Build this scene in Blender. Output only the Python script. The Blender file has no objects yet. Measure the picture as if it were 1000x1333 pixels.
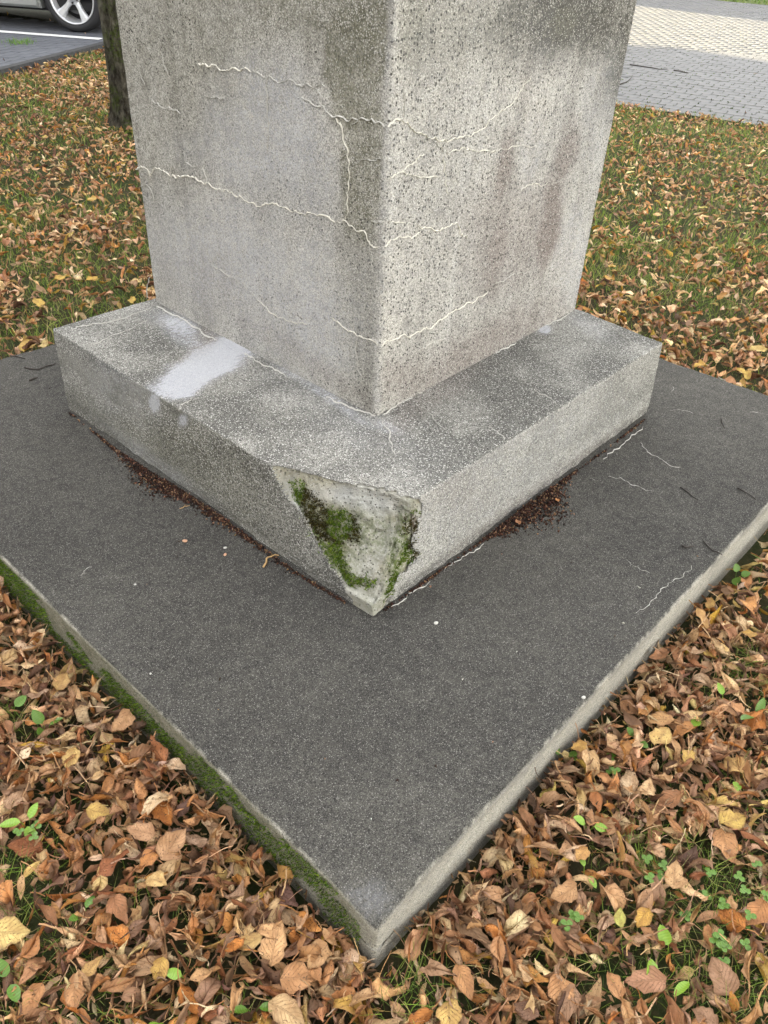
import bpy, bmesh, math, random
import numpy as np
from mathutils import Vector, Matrix, noise
PI = math.pi
RAD = math.radians
rng = np.random.default_rng(11)
random.seed(11)
SC = bpy.context.scene
COL = SC.collection

# ------------------------------------------------------------------ camera
UNIT = 2.2                                   # side of the base slab in metres
F_PX, YAW, PITCH, ROLL = 1058.2292, 0.7162, 0.6571, 0.0507
CAMP = np.array([-0.2235, -0.1818, 0.5989]) * UNIT
def cam_axes():
    cy, sy, cp, sp, cr, sr = math.cos(YAW), math.sin(YAW), math.cos(PITCH), math.sin(PITCH), math.cos(ROLL), math.sin(ROLL)
    fwd = np.array([cy*cp, sy*cp, -sp]); right = np.array([sy, -cy, 0.0]); up = np.cross(right, fwd)
    return np.array([right*cr+up*sr, -right*sr+up*cr, fwd])
CM = cam_axes()
cd = bpy.data.cameras.new('camera'); cam = bpy.data.objects.new('camera', cd); COL.objects.link(cam)
cd.sensor_fit = 'VERTICAL'; cd.sensor_height = 24; cd.lens = 24*F_PX/1333
cd.clip_start = 0.05; cd.clip_end = 500
m4 = Matrix.Identity(4)
for i in range(3):
    m4[i][0], m4[i][1], m4[i][2], m4[i][3] = CM[0][i], CM[1][i], -CM[2][i], CAMP[i]
cam.matrix_world = m4
SC.camera = cam

# ------------------------------------------------------------------ light
SUN_EL, SUN_AZ = RAD(29), RAD(92.5)          # azimuth of the sun counted from +x towards +y
w = bpy.data.worlds.new('World'); SC.world = w; w.use_nodes = True
wn = w.node_tree; wn.nodes.clear()
sky = wn.nodes.new('ShaderNodeTexSky'); sky.sky_type = 'NISHITA'; sky.sun_disc = False
sky.sun_elevation = SUN_EL; sky.sun_rotation = PI/2 - SUN_AZ
sky.dust_density = 2.5; sky.air_density = 1.0; sky.ozone_density = 1.0
hs = wn.nodes.new('ShaderNodeHueSaturation'); hs.inputs['Saturation'].default_value = 0.07
bg = wn.nodes.new('ShaderNodeBackground'); bg.inputs['Strength'].default_value = 0.15
wo = wn.nodes.new('ShaderNodeOutputWorld')
wn.links.new(sky.outputs[0], hs.inputs['Color']); wn.links.new(hs.outputs[0], bg.inputs['Color']); wn.links.new(bg.outputs[0], wo.inputs['Surface'])
sd = bpy.data.lights.new('sun', 'SUN'); sd.energy = 3.0; sd.angle = RAD(0.6); sd.color = (1.0, 0.86, 0.57)
sun = bpy.data.objects.new('sun', sd); COL.objects.link(sun)
sdir = Vector((math.cos(SUN_EL)*math.cos(SUN_AZ), math.cos(SUN_EL)*math.sin(SUN_AZ), math.sin(SUN_EL)))
sun.rotation_euler = sdir.to_track_quat('Z', 'Y').to_euler(); sun.location = sdir*60
SC.view_settings.view_transform = 'Standard'; SC.view_settings.look = 'None'
SC.view_settings.gamma = 1; SC.view_settings.use_curve_mapping = False
SC.view_settings.exposure = 2.88
SC.cycles.use_denoising = True
SC.cycles.max_bounces = 6; SC.cycles.diffuse_bounces = 3; SC.cycles.glossy_bounces = 2

# ------------------------------------------------------------------ helpers
ZG = -0.126                                  # level of the lawn under its leaves
ZP = -0.075                                  # level of the raised parking bays
PLH = 0.118*UNIT
def ray(u, v):
    d = CM.T @ np.array([(u-500)/F_PX, -(v-666.5)/F_PX, 1.0])
    return d
def onz(u, v, z=0.0):                        # where the sight line through a photo pixel meets level z
    d = ray(u, v); k = (z-CAMP[2])/d[2]
    return CAMP + k*d
def onplane(u, v, p0, n):
    d = ray(u, v); k = np.dot(np.asarray(p0)-CAMP, n)/np.dot(d, n)
    return CAMP + k*d
def project(P):                              # (N,3) -> photo pixels
    q = (np.asarray(P)-CAMP) @ CM.T
    zz = np.maximum(q[:, 2], 1e-3)
    return 500+F_PX*q[:, 0]/zz, 666.5-F_PX*q[:, 1]/zz, q[:, 2]
def isect(a, b, c, d):                       # crossing of two ground lines
    a, b, c, d = [np.asarray(x)[:2] for x in (a, b, c, d)]
    A = np.array([b-a, -(d-c)]).T
    t = np.linalg.solve(A, c-a)
    return a+t[0]*(b-a)

def in_poly(x, y, poly):
    r = np.zeros(len(x), bool); n = len(poly); j = n-1
    for i in range(n):
        xi, yi = poly[i]; xj, yj = poly[j]
        c = ((yi > y) != (yj > y)) & (x < (xj-xi)*(y-yi)/((yj-yi) if yj != yi else 1e-9)+xi)
        r ^= c; j = i
    return r
def tag(o, label=None, cat=None, group=None, kind=None):
    if label: o['label'] = label
    if cat: o['category'] = cat
    if group: o['group'] = group
    if kind: o['kind'] = kind
    return o
def empty(name, loc, rz=0.0):
    o = bpy.data.objects.new(name, None); COL.objects.link(o); o.location = loc; o.rotation_euler[2] = rz
    o.empty_display_size = 0.1
    return o
def link(name, me, mat=None, parent=None, world=False, smooth=False):
    o = bpy.data.objects.new(name, me); COL.objects.link(o)
    if mat is not None and len(me.materials) == 0: me.materials.append(mat)
    if parent is not None:
        o.parent = parent
        if world: o.location = -Vector(parent.location)
    if smooth: me.shade_smooth()
    return o
def np_mesh(name, V, F, cols=None, uvs=None, colname='tint'):
    """V (n,3); F (m,k) all faces with k corners; cols (n,4) per point; uvs (n,2) per point"""
    me = bpy.data.meshes.new(name)
    V = np.ascontiguousarray(V, np.float32); F = np.ascontiguousarray(F, np.int32)
    k = F.shape[1]
    me.vertices.add(len(V)); me.vertices.foreach_set('co', V.ravel())
    me.loops.add(F.size); me.loops.foreach_set('vertex_index', F.ravel())
    me.polygons.add(len(F)); me.polygons.foreach_set('loop_start', np.arange(0, F.size, k, dtype=np.int32))
    me.update(calc_edges=True)
    if cols is not None:
        a = me.attributes.new(colname, 'FLOAT_COLOR', 'POINT'); a.data.foreach_set('color', np.ascontiguousarray(cols, np.float32).ravel())
    if uvs is not None:
        l = me.uv_layers.new(name='UVMap'); l.data.foreach_set('uv', np.ascontiguousarray(uvs[F.ravel()], np.float32).ravel())
    return me
def bm_mesh(name, bm):
    me = bpy.data.meshes.new(name); bm.to_mesh(me); bm.free(); return me
def add_box(bm, lo, hi):
    x0, y0, z0 = lo; x1, y1, z1 = hi
    v = [bm.verts.new(p) for p in ((x0,y0,z0),(x1,y0,z0),(x1,y1,z0),(x0,y1,z0),(x0,y0,z1),(x1,y0,z1),(x1,y1,z1),(x0,y1,z1))]
    for f in ((3,2,1,0),(4,5,6,7),(0,1,5,4),(1,2,6,5),(2,3,7,6),(3,0,4,7)): bm.faces.new([v[i] for i in f])
def add_prism(bm, pts, off):                 # polygon pts extruded by off
    a = [bm.verts.new(p) for p in pts]; b = [bm.verts.new(Vector(p)+Vector(off)) for p in pts]
    n = len(pts)
    bm.faces.new(a[::-1]); bm.faces.new(b)
    for i in range(n): bm.faces.new((a[i], a[(i+1) % n], b[(i+1) % n], b[i]))
def add_tube(bm, pts, rads, n=6, cap=True):
    pts = [Vector(p) for p in pts]; rings = []
    for i, p in enumerate(pts):
        t = (pts[min(i+1, len(pts)-1)]-pts[max(i-1, 0)]).normalized()
        a = t.cross(Vector((0.13, 0.31, 0.94))).normalized(); b = t.cross(a)
        rings.append([bm.verts.new(p+rads[i]*(math.cos(2*PI*k/n)*a+math.sin(2*PI*k/n)*b)) for k in range(n)])
    for r0, r1 in zip(rings, rings[1:]):
        for k in range(n): bm.faces.new((r0[k], r0[(k+1) % n], r1[(k+1) % n], r1[k]))
    if cap: bm.faces.new(rings[0][::-1]); bm.faces.new(rings[-1])
def add_lathe(bm, prof, n=40, axis='Y', c=(0, 0, 0)):   # prof: (radius, offset along the axis)
    rings = []
    for r, h in prof:
        ring = []
        for k in range(n):
            a = 2*PI*k/n
            ring.append(bm.verts.new((c[0]+r*math.cos(a), c[1]+h, c[2]+r*math.sin(a))))
        rings.append(ring)
    for r0, r1 in zip(rings, rings[1:]):
        for k in range(n): bm.faces.new((r0[k], r1[k], r1[(k+1) % n], r0[(k+1) % n]))

# cheap vectorised value noise -------------------------------------------------
def vnoise(P, scale, seed=0):
    P = np.asarray(P, float)*scale; i = np.floor(P).astype(np.int64); f = P-i; f = f*f*(3-2*f)
    def h(ix, iy, iz):
        n = (ix*374761393 + iy*668265263 + iz*2147483647 + seed*1274126177) & 0xffffffff
        n = ((n ^ (n >> 13))*1274126177) & 0xffffffff
        n = ((n ^ (n >> 16))*2246822519) & 0xffffffff
        return ((n ^ (n >> 15)) & 0xffffff)/float(0xffffff)
    out = 0
    for dx in (0, 1):
        for dy in (0, 1):
            for dz in (0, 1):
                wgt = (f[:, 0] if dx else 1-f[:, 0])*(f[:, 1] if dy else 1-f[:, 1])*(f[:, 2] if dz else 1-f[:, 2])
                out = out + wgt*h(i[:, 0]+dx, i[:, 1]+dy, i[:, 2]+dz)
    return out
def fbm(P, scale, seed=0, oct=3):
    s = 0; a = 1; t = 0
    for o in range(oct):
        s = s+a*vnoise(P, scale*2**o, seed+o*17); t += a; a *= 0.5
    return s/t
def sstep(x, a, b):
    t = np.clip((x-a)/(b-a), 0, 1); return t*t*(3-2*t)

# ------------------------------------------------------------------ materials
class NT:
    def __init__(s, name):
        s.m = bpy.data.materials.new(name); s.m.use_nodes = True; s.t = s.m.node_tree; s.t.nodes.clear()
        s.out = s.t.nodes.new('ShaderNodeOutputMaterial'); s.b = s.t.nodes.new('ShaderNodeBsdfPrincipled')
        s.t.links.new(s.b.outputs[0], s.out.inputs['Surface'])
    def set(s, inp, v):
        if v is None: return
        if hasattr(v, 'is_output'): s.t.links.new(v, inp)
        else:
            if isinstance(v, (tuple, list)) and inp.type == 'RGBA' and len(v) == 3: v = (*v, 1)
            inp.default_value = v
    def math(s, op, a, b=None, c=None, clamp=False):
        n = s.t.nodes.new('ShaderNodeMath'); n.operation = op; n.use_clamp = clamp
        s.set(n.inputs[0], a); s.set(n.inputs[1], b)
        if c is not None: s.set(n.inputs[2], c)
        return n.outputs[0]
    def mul(s, a, b): return s.math('MULTIPLY', a, b)
    def add(s, a, b): return s.math('ADD', a, b)
    def ramp(s, x, a, b, lo=0.0, hi=1.0):
        n = s.t.nodes.new('ShaderNodeMapRange'); n.interpolation_type = 'SMOOTHSTEP'
        s.set(n.inputs[0], x); n.inputs[1].default_value = a; n.inputs[2].default_value = b
        n.inputs[3].default_value = lo; n.inputs[4].default_value = hi
        return n.outputs[0]
    def mix(s, f, a, b, mode='MIX'):
        n = s.t.nodes.new('ShaderNodeMix'); n.data_type = 'RGBA'; n.blend_type = mode
        s.set(n.inputs[0], f); s.set(n.inputs[6], a); s.set(n.inputs[7], b)
        return n.outputs[2]
    def coord(s, kind='Object'):
        return s.t.nodes.new('ShaderNodeTexCoord').outputs[kind]
    def mapping(s, v, scale=(1, 1, 1), loc=(0, 0, 0)):
        n = s.t.nodes.new('ShaderNodeMapping'); s.set(n.inputs[0], v); n.inputs['Scale'].default_value = scale; n.inputs['Location'].default_value = loc
        return n.outputs[0]
    def noise(s, scale, detail=3, rough=0.55, v=None, col=False):
        n = s.t.nodes.new('ShaderNodeTexNoise'); n.inputs['Scale'].default_value = scale; n.inputs['Detail'].default_value = detail
        n.inputs['Roughness'].default_value = rough
        if v is not None: s.set(n.inputs['Vector'], v)
        return n.outputs['Color' if col else 'Fac']
    def voro(s, scale, v=None, feature='F1', rnd=1.0):
        n = s.t.nodes.new('ShaderNodeTexVoronoi'); n.feature = feature; n.inputs['Scale'].default_value = scale
        n.inputs['Randomness'].default_value = rnd
        if v is not None: s.set(n.inputs['Vector'], v)
        return n
    def sep(s, c):
        n = s.t.nodes.new('ShaderNodeSeparateColor'); s.set(n.inputs[0], c); return n.outputs
    def attr(s, name):
        n = s.t.nodes.new('ShaderNodeAttribute'); n.attribute_name = name; return n
    def bump(s, h, strength=0.5, dist=0.002, normal=None):
        n = s.t.nodes.new('ShaderNodeBump'); n.inputs['Strength'].default_value = strength; n.inputs['Distance'].default_value = dist
        s.set(n.inputs['Height'], h)
        if normal is not None: s.set(n.inputs['Normal'], normal)
        return n.outputs[0]
    def fin(s, color=None, rough=0.8, normal=None, spec=0.3, metal=0.0):
        if color is not None: s.set(s.b.inputs['Base Color'], color)
        s.set(s.b.inputs['Roughness'], rough)
        s.set(s.b.inputs['Specular IOR Level'], spec); s.set(s.b.inputs['Metallic'], metal)
        if normal is not None: s.set(s.b.inputs['Normal'], normal)
        return s.m
def plain(name, col, rough=0.6, metal=0.0, spec=0.4, var=0.0, vs=20):
    g = NT(name)
    c = col
    if var:
        n = g.noise(vs, 4, v=g.coord())
        c = g.mix(g.ramp(n, 0.3, 0.7), tuple(x*(1-var) for x in col), tuple(min(1, x*(1+var)) for x in col))
    return g.fin(c, rough, None, spec, metal)

def specks(g, v, scale, frac, r0=0.36, r1=0.22):
    """mask of scattered grains: one random grain per cell, only a fraction of the cells"""
    vo = g.voro(scale, v)
    rnd = g.sep(vo.outputs['Color'])[0]
    return g.mul(g.ramp(vo.outputs['Distance'], r0, r1), g.math('LESS_THAN', rnd, frac)), rnd

def concrete(name, base, dark, light, sp, grain_scale, dark_frac, white_frac, dark_col, white_col, bump=0.6, bd=0.0015, coat=None, fine=0.5):
    """weathered cast stone. attribute 'wear': R lime bloom, G algae, B brown stain, A darkened crust"""
    g = NT(name); v = g.coord()
    n1 = g.noise(3.0, 6, 0.6, v); n2 = g.noise(35, 5, 0.65, v); n3 = g.noise(420, 3, 0.7, v)
    c = g.mix(g.ramp(n1, 0.35, 0.68), base, light)
    c = g.mix(g.mul(g.ramp(n2, 0.42, 0.7), 0.45), c, dark)
    if name == 'pillar_stone':
        stk = g.noise(16, 4, 0.6, g.mapping(v, scale=(1, 1, 0.06))); c = g.mix(g.ramp(stk, .5, .75, 0, .45), c, (0.46, 0.455, 0.44)); c = g.mix(g.ramp(stk, .5, .28, 0, .45), c, dark)
    at = g.attr('wear'); r, gr, b = g.sep(at.outputs['Color'])[:3]; a = at.outputs['Alpha']
    brk = g.add(g.mul(g.add(n2, -0.5), 0.9), g.mul(g.add(g.noise(140, 4, 0.7, v), -0.5), 0.9))
    def m(x, hard=1.0): return g.math('MULTIPLY', x, g.add(1.0, g.mul(brk, 1.6*hard)), clamp=True)
    if coat is not None: c = g.mix(m(a, 0.15), c, coat)
    else: c = g.mix(m(a), c, (0.060, 0.057, 0.045))
    c = g.mix(m(b, .6), c, (0.185, 0.158, 0.145))
    c = g.mix(m(gr), c, (0.125, 0.122, 0.080))
    # fine salt and pepper grain
    fg = g.voro(grain_scale*2.1, v); fr = g.sep(fg.outputs['Color'])[1]
    c = g.mix(fine, c, g.mix(fr, (0.02, 0.02, 0.02), (0.98, 0.98, 0.98)), 'OVERLAY')
    c = g.mix(g.mul(g.ramp(n3, 0.48, 0.68), 0.45), c, dark)
    dm, _ = specks(g, v, grain_scale*0.70, dark_frac*0.85, 0.38, 0.24)
    wm, _ = specks(g, g.mapping(v, loc=(3.1, 1.7, 5.2)), grain_scale, white_frac, 0.42, 0.25)
    wm2, _ = specks(g, g.mapping(v, loc=(7.1, 2.7, 1.2)), grain_scale*1.9, white_frac, 0.45, 0.25)
    keep = g.math('SUBTRACT', 1.0, g.mul(m(r), 0.6))
    kw = 0.5 if name == 'pillar_stone' else 1.0
    c = g.mix(g.mul(wm, sp*kw), c, white_col)
    c = g.mix(g.mul(wm2, sp*0.7), c, white_col)
    c = g.mix(g.mul(g.mul(dm, keep), sp), c, dark_col)
    rs = g.mapping(v, scale=(0.35, 1, 1)); crust = g.ramp(g.add(r, g.mul(g.add(g.noise(130, 6, .8, rs), -0.5), 2.4)), 0.50, 0.72)
    rm = g.math('MAXIMUM', g.mul(m(r, 2.2), 0.55), g.mul(crust, g.ramp(n3, .3, .55, .45, .85)))
    c = g.mix(g.mul(rm, g.math('SUBTRACT', 1.0, g.mul(b, 0.75))), c, (0.43, 0.44, 0.475))
    h = g.add(g.add(g.mul(n3, 0.5), g.mul(n2, 1.2)), g.add(g.mul(wm, 0.5), g.mul(dm, -1.3)))
    h = g.add(h, g.mul(fr, 0.55))
    return g.fin(c, 0.88, g.bump(h, bump, bd), 0.10)

M = {}
M['pillar'] = concrete('pillar_stone', (0.335, 0.325, 0.30), (0.14, 0.134, 0.12), (0.41, 0.395, 0.36), 1.0, 185, 0.46, 0.26, (0.055, 0.052, 0.048), (0.62, 0.60, 0.56), 0.9, 0.003, fine=0.5)
M['plinth'] = concrete('plinth_stone', (0.225, 0.22, 0.20), (0.13, 0.125, 0.115), (0.29, 0.285, 0.26), 0.8, 215, 0.5, 0.42, (0.04, 0.04, 0.038), (0.58, 0.57, 0.54), 0.8, 0.002, coat=(0.105, 0.103, 0.094), fine=0.6)
M['slab'] = concrete('slab_stone', (0.30, 0.285, 0.24), (0.18, 0.172, 0.15), (0.38, 0.365, 0.31), 0.7, 300, 0.3, 0.26, (0.020, 0.020, 0.019), (0.23, 0.222, 0.208), 0.8, 0.0018, coat=(0.029, 0.028, 0.0265), fine=0.5)
g = NT('lime_vein'); v = g.coord(); n = g.noise(120, 4, 0.6, v)
M['vein'] = g.fin(g.mix(n, (0.42, 0.40, 0.34), (0.68, 0.655, 0.59)), 0.85, g.bump(n, 0.6, 0.001), 0.2)
g = NT('thin_vein'); v = g.coord(); n = g.noise(160, 4, 0.6, v)
M['veinmid'] = g.fin(g.mix(n, (0.42, 0.40, 0.34), (0.66, 0.63, 0.56)), 0.85, None, 0.2)
M['veinthin'] = g.fin(g.mix(n, (0.26, 0.25, 0.23), (0.52, 0.51, 0.47)), 0.85, None, 0.2)
g = NT('patch_mortar'); v = g.coord(); n = g.noise(9, 5, 0.6, v); n2 = g.noise(90, 5, 0.7, v); at = g.attr('wear'); r, gr, b = g.sep(at.outputs['Color'])[:3]
c = g.mix(g.ramp(n, 0.35, 0.65), (0.40, 0.375, 0.29), (0.46, 0.45, 0.40)); c = g.mix(g.mul(g.ramp(n2, 0.5, 0.72), 0.6), c, (0.20, 0.19, 0.16))
c = g.mix(g.math('MULTIPLY', gr, g.ramp(n2, 0.35, 0.6), clamp=True), c, (0.13, 0.17, 0.05)); c = g.mix(g.math('MULTIPLY', b, g.ramp(n2, 0.3, 0.6), clamp=True), c, (0.09, 0.06, 0.04))
c = g.mix(g.mul(r, 0.7), c, (0.50, 0.51, 0.53))
dm, _ = specks(g, v, 170, 0.3, .42, .25); wm, _ = specks(g, g.mapping(v, loc=(2, 3, 4)), 200, 0.3, .42, .25)
c = g.mix(g.mul(dm, .75), c, (0.09, 0.085, 0.07)); c = g.mix(g.mul(wm, .6), c, (0.6, 0.59, 0.55))
M['mortar'] = g.fin(c, 0.9, g.bump(g.add(g.mul(n2, 1.5), g.add(g.noise(300, 3, 0.6, v), g.mul(dm, -.8))), 1.0, 0.007), 0.2)

def leaf_mat(name, source):
    g = NT(name)
    if source == 'object': base = g.t.nodes.new('ShaderNodeObjectInfo').outputs['Color']
    else: base = g.attr('tint').outputs['Color']
    uv = g.coord('UV'); sx = g.t.nodes.new('ShaderNodeSeparateXYZ'); g.set(sx.inputs[0], uv)
    u, vv = sx.outputs[0], sx.outputs[1]           # u across -1..1 (stored 0..1), v along
    au = g.math('ABSOLUTE', g.add(g.mul(u, 2), -1.0))
    side = g.math('FRACT', g.mul(g.math('SUBTRACT', vv, g.mul(au, 0.33)), 8.0))
    vein = g.math('MAXIMUM', g.ramp(side, 0.14, 0.02), g.ramp(au, 0.075, 0.02))
    n1 = g.noise(38, 5, 0.6, g.coord()); n2 = g.noise(260, 3, 0.6, g.coord())
    c = g.mix(g.ramp(n1, 0.3, 0.7), g.mix(1.0, base, (0.50, 0.42, 0.36), 'MULTIPLY'), base)
    c = g.mix(g.mul(vein, 0.45), c, g.mix(0.6, base, (0.16, 0.08, 0.04)))
    c = g.mix(g.mul(g.ramp(n2, 0.58, 0.66), 0.85), c, (0.035, 0.02, 0.014))
    c = g.mix(g.mul(g.ramp(g.add(au, g.mul(n1, .5)), 0.95, 1.3), 0.55), c, (0.10, 0.045, 0.02))
    geo = g.t.nodes.new('ShaderNodeNewGeometry')
    c = g.mix(g.mul(geo.outputs['Backfacing'], 0.30), c, (0.40, 0.24, 0.13))
    h = g.add(g.mul(vein, -1.0), g.mul(n1, 0.8))
    m = g.fin(c, 0.62, g.bump(h, 0.8, 0.002), 0.18)
    tr = g.t.nodes.new('ShaderNodeBsdfTranslucent'); g.set(tr.inputs[0], c)
    mx = g.t.nodes.new('ShaderNodeMixShader'); mx.inputs[0].default_value = 0.16
    g.t.links.new(g.b.outputs[0], mx.inputs[1]); g.t.links.new(tr.outputs[0], mx.inputs[2]); g.t.links.new(mx.outputs[0], g.out.inputs['Surface'])
    return m
M['leaf'] = leaf_mat('dry_leaf', 'attr'); M['leafobj'] = leaf_mat('dry_leaf_single', 'object')
def tint_mat(name, rough=0.7, trans=0.2, spec=0.15):
    g = NT(name); base = g.attr('tint').outputs['Color']
    m = g.fin(base, rough, None, spec)
    if trans:
        tr = g.t.nodes.new('ShaderNodeBsdfTranslucent'); g.set(tr.inputs[0], base)
        mx = g.t.nodes.new('ShaderNodeMixShader'); mx.inputs[0].default_value = trans
        g.t.links.new(g.b.outputs[0], mx.inputs[1]); g.t.links.new(tr.outputs[0], mx.inputs[2]); g.t.links.new(mx.outputs[0], g.out.inputs['Surface'])
    return m
M['grass'] = tint_mat('grass_blade', 0.55, 0.25); M['crumb'] = tint_mat('crumb', 0.85, 0.0, 0.15)
for nm, ca, cb in (('green', (0.045, 0.10, 0.010), (0.09, 0.17, 0.018)), ('greenlight', (0.10, 0.19, 0.015), (0.19, 0.30, 0.035))):
    g = NT(nm+'_leaf_blade'); v = g.coord(); n = g.noise(140, 4, 0.6, v); wv_ = g.t.nodes.new('ShaderNodeTexWave'); wv_.inputs['Scale'].default_value = 70; g.set(wv_.inputs[0], v)
    M[nm] = g.fin(g.mix(g.add(g.mul(n, .7), g.mul(wv_.outputs['Fac'], .3)), ca, cb), 0.45, g.bump(wv_.outputs['Fac'], .3, .001), .4)
M['stem'] = plain('dry_stalk', (0.42, 0.27, 0.12), 0.6, var=0.2)
M['twig'] = plain('twig_bark', (0.035, 0.028, 0.024), 0.8, var=0.3, vs=80)
M['pebble'] = plain('white_chip', (0.42, 0.41, 0.38), 0.7, var=0.1, vs=150)

g = NT('lawn_soil'); v = g.coord(); n = g.noise(2.5, 5, 0.6, v); n2 = g.noise(60, 5, 0.7, v)
c = g.mix(g.ramp(n, 0.35, 0.65), (0.026, 0.036, 0.012), (0.040, 0.034, 0.018)); c = g.mix(g.ramp(n2, 0.45, 0.7), c, (0.06, 0.05, 0.025))
far = g.t.nodes.new('ShaderNodeSeparateXYZ'); g.set(far.inputs[0], v)
c = g.mix(g.ramp(far.outputs[0], 15.5, 16.5), c, g.mix(n2, (0.05, 0.085, 0.02), (0.13, 0.15, 0.05)))
M['soil'] = g.fin(c, 0.95, g.bump(n2, 0.8, 0.01), 0.1)
def paver_mat(name, a, b, spec=0.35):
    g = NT(name); v = g.coord(); oi = g.attr('tint').outputs['Fac']
    n = g.noise(5, 5, 0.6, v); n2 = g.noise(230, 3, 0.6, v)
    c = g.mix(g.ramp(n, 0.3, 0.7), a, b); c = g.mix(0.5, c, g.mix(oi, (0.25, 0.25, 0.25), (0.75, 0.75, 0.75)), 'OVERLAY')
    c = g.mix(g.mul(g.ramp(n2, 0.5, 0.7), 0.35), c, tuple(x*0.5 for x in a))
    return g.fin(c, 0.72, g.bump(n2, 0.4, 0.001), spec)
M['paver'] = paver_mat('paver_stone', (0.092, 0.092, 0.094), (0.122, 0.119, 0.112))
M['bay'] = paver_mat('bay_paver_stone', (0.075, 0.08, 0.095), (0.11, 0.115, 0.13))
M['joint'] = plain('joint_sand', (0.05, 0.052, 0.038), 0.95, var=0.4, vs=40)
M['kerb'] = plain('dark_kerb_stone', (0.035, 0.035, 0.036), 0.75, var=0.3, vs=30)
M['line'] = plain('white_road_paint', (0.72, 0.72, 0.72), 0.6, var=0.08, vs=60)

# ------------------------------------------------------------------ the stone monument
def quad(*a): return [np.asarray(x)[:2] for x in a]
e = lambda u, v: onz(u, v, 0.0)
LE, RE = (e(0, 723), e(325, 1043)), (e(1000, 657), e(600, 1088))
BLE, BRE = (e(0, 467), e(67, 448)), (e(864, 467), e(1000, 514))
S_F, S_L, S_R, S_B = isect(*LE, *RE), isect(*LE, *BLE), isect(*RE, *BRE), isect(*BLE, *BRE)
t_ = lambda u, v: onz(u, v, PLH)
P_L, P_R, P_F = t_(67, 427), t_(863.6, 446), t_(481, 687)
P_B = isect(P_L, t_(200, 388), P_R, t_(752, 402))
PB_L, PB_R, PB_F = e(88, 532), e(843, 538), e(484, 807)
C_L, C_R, C_F = t_(202, 392), t_(750, 403), t_(490, 542)
C_B = C_L[:2]+C_R[:2]-C_F[:2]
def lean(base, u, v):                         # how far an upright arris leans, from where it leaves the photo
    d = ray(u, v); b = np.asarray(base)
    A = np.array([[d[0], 0], [d[1], 0], [d[2], -1.0]]); k, h = np.linalg.lstsq(A, np.array([b[0]-CAMP[0], b[1]-CAMP[1], b[2]-CAMP[2]]), rcond=None)[0]
    p = CAMP+k*d
    return (p[:2]-b[:2])/(p[2]-b[2])
ln_F, ln_L, ln_R = lean(C_F, 513, 0), lean(C_L, 148, 0), lean(C_R, 831, 0)
ln_B = ln_L+ln_R-ln_F

def box_surface(n):
    """grid points on a unit box surface (nx,ny,nz cells); returns uvw and quads, bottom left out"""
    nx, ny, nz = n; idx = {}; pts = []; F = []
    def vid(i, j, k):
        key = (i, j, k)
        if key not in idx: idx[key] = len(pts); pts.append((i/nx, j/ny, k/nz))
        return idx[key]
    for i in range(nx):
        for j in range(ny): F.append([vid(i, j, nz), vid(i+1, j, nz), vid(i+1, j+1, nz), vid(i, j+1, nz)])
    for k in range(nz):
        for i in range(nx):
            F.append([vid(i, 0, k), vid(i+1, 0, k), vid(i+1, 0, k+1), vid(i, 0, k+1)])
            F.append([vid(i+1, ny, k), vid(i, ny, k), vid(i, ny, k+1), vid(i+1, ny, k+1)])
        for j in range(ny):
            F.append([vid(0, j+1, k), vid(0, j, k), vid(0, j, k+1), vid(0, j+1, k+1)])
            F.append([vid(nx, j, k), vid(nx, j+1, k), vid(nx, j+1, k+1), vid(nx, j, k+1)])
    return np.array(pts), np.array(F)
def block(n, bot, top, z0, z1, r, rvar, amp, seed, topround=True):
    """bot/top: four xy corners F,R,B,L at (0,0),(1,0),(1,1),(0,1). returns V, F, face code per vertex"""
    U, F = box_surface(n)
    L = np.array([np.linalg.norm(top[1]-top[0]), np.linalg.norm(top[3]-top[0]), z1-z0])
    P = U*L
    code = np.zeros(len(U), int)              # 1 left(-x) 2 right(-y) 3 top 4 back
    eps = 1e-6
    code[U[:, 2] > 1-eps] = 3
    code[(U[:, 0] < eps) & (U[:, 2] < 1-eps)] = 1; code[(U[:, 1] < eps) & (U[:, 2] < 1-eps) & (U[:, 0] > eps)] = 2
    code[code == 0] = 4
    rr = (r + rvar*np.clip(fbm(P, 14, seed, 4)*2.2-0.9, 0, 1.5))[:, None]
    lo = np.concatenate([rr, rr, np.zeros_like(rr)-9], 1); hi = np.concatenate([L[0]-rr, L[1]-rr, (L[2]-rr if topround else rr*0+99)], 1)
    Q = np.minimum(np.maximum(P, lo), hi); D = P-Q; dl = np.linalg.norm(D, axis=1, keepdims=True)
    P2 = np.where(dl > 1e-9, Q+D/np.maximum(dl, 1e-9)*np.minimum(dl, rr), P)
    nrm = np.where(dl > 1e-9, D/np.maximum(dl, 1e-9), 0)
    # normals of flat areas
    flat = (dl[:, 0] <= 1e-9)
    for c, nv in ((3, (0, 0, 1)), (1, (-1, 0, 0)), (2, (0, -1, 0))): nrm[flat & (code == c)] = nv
    P2 = P2 + nrm*((fbm(P, 9, seed+5, 3)-0.5)*2*amp + (fbm(P, 70, seed+9, 2)-0.5)*amp*0.8)[:, None]
    T = P2/L
    u, v_, w_ = T[:, 0:1], T[:, 1:2], T[:, 2:3]
    def bil(c): return (1-u)*(1-v_)*c[0]+u*(1-v_)*c[1]+u*v_*c[2]+(1-u)*v_*c[3]
    xy = bil(bot)*(1-w_)+bil(top)*w_
    V = np.concatenate([xy, z0+w_*(z1-z0)], 1)
    return V, F, code

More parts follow.
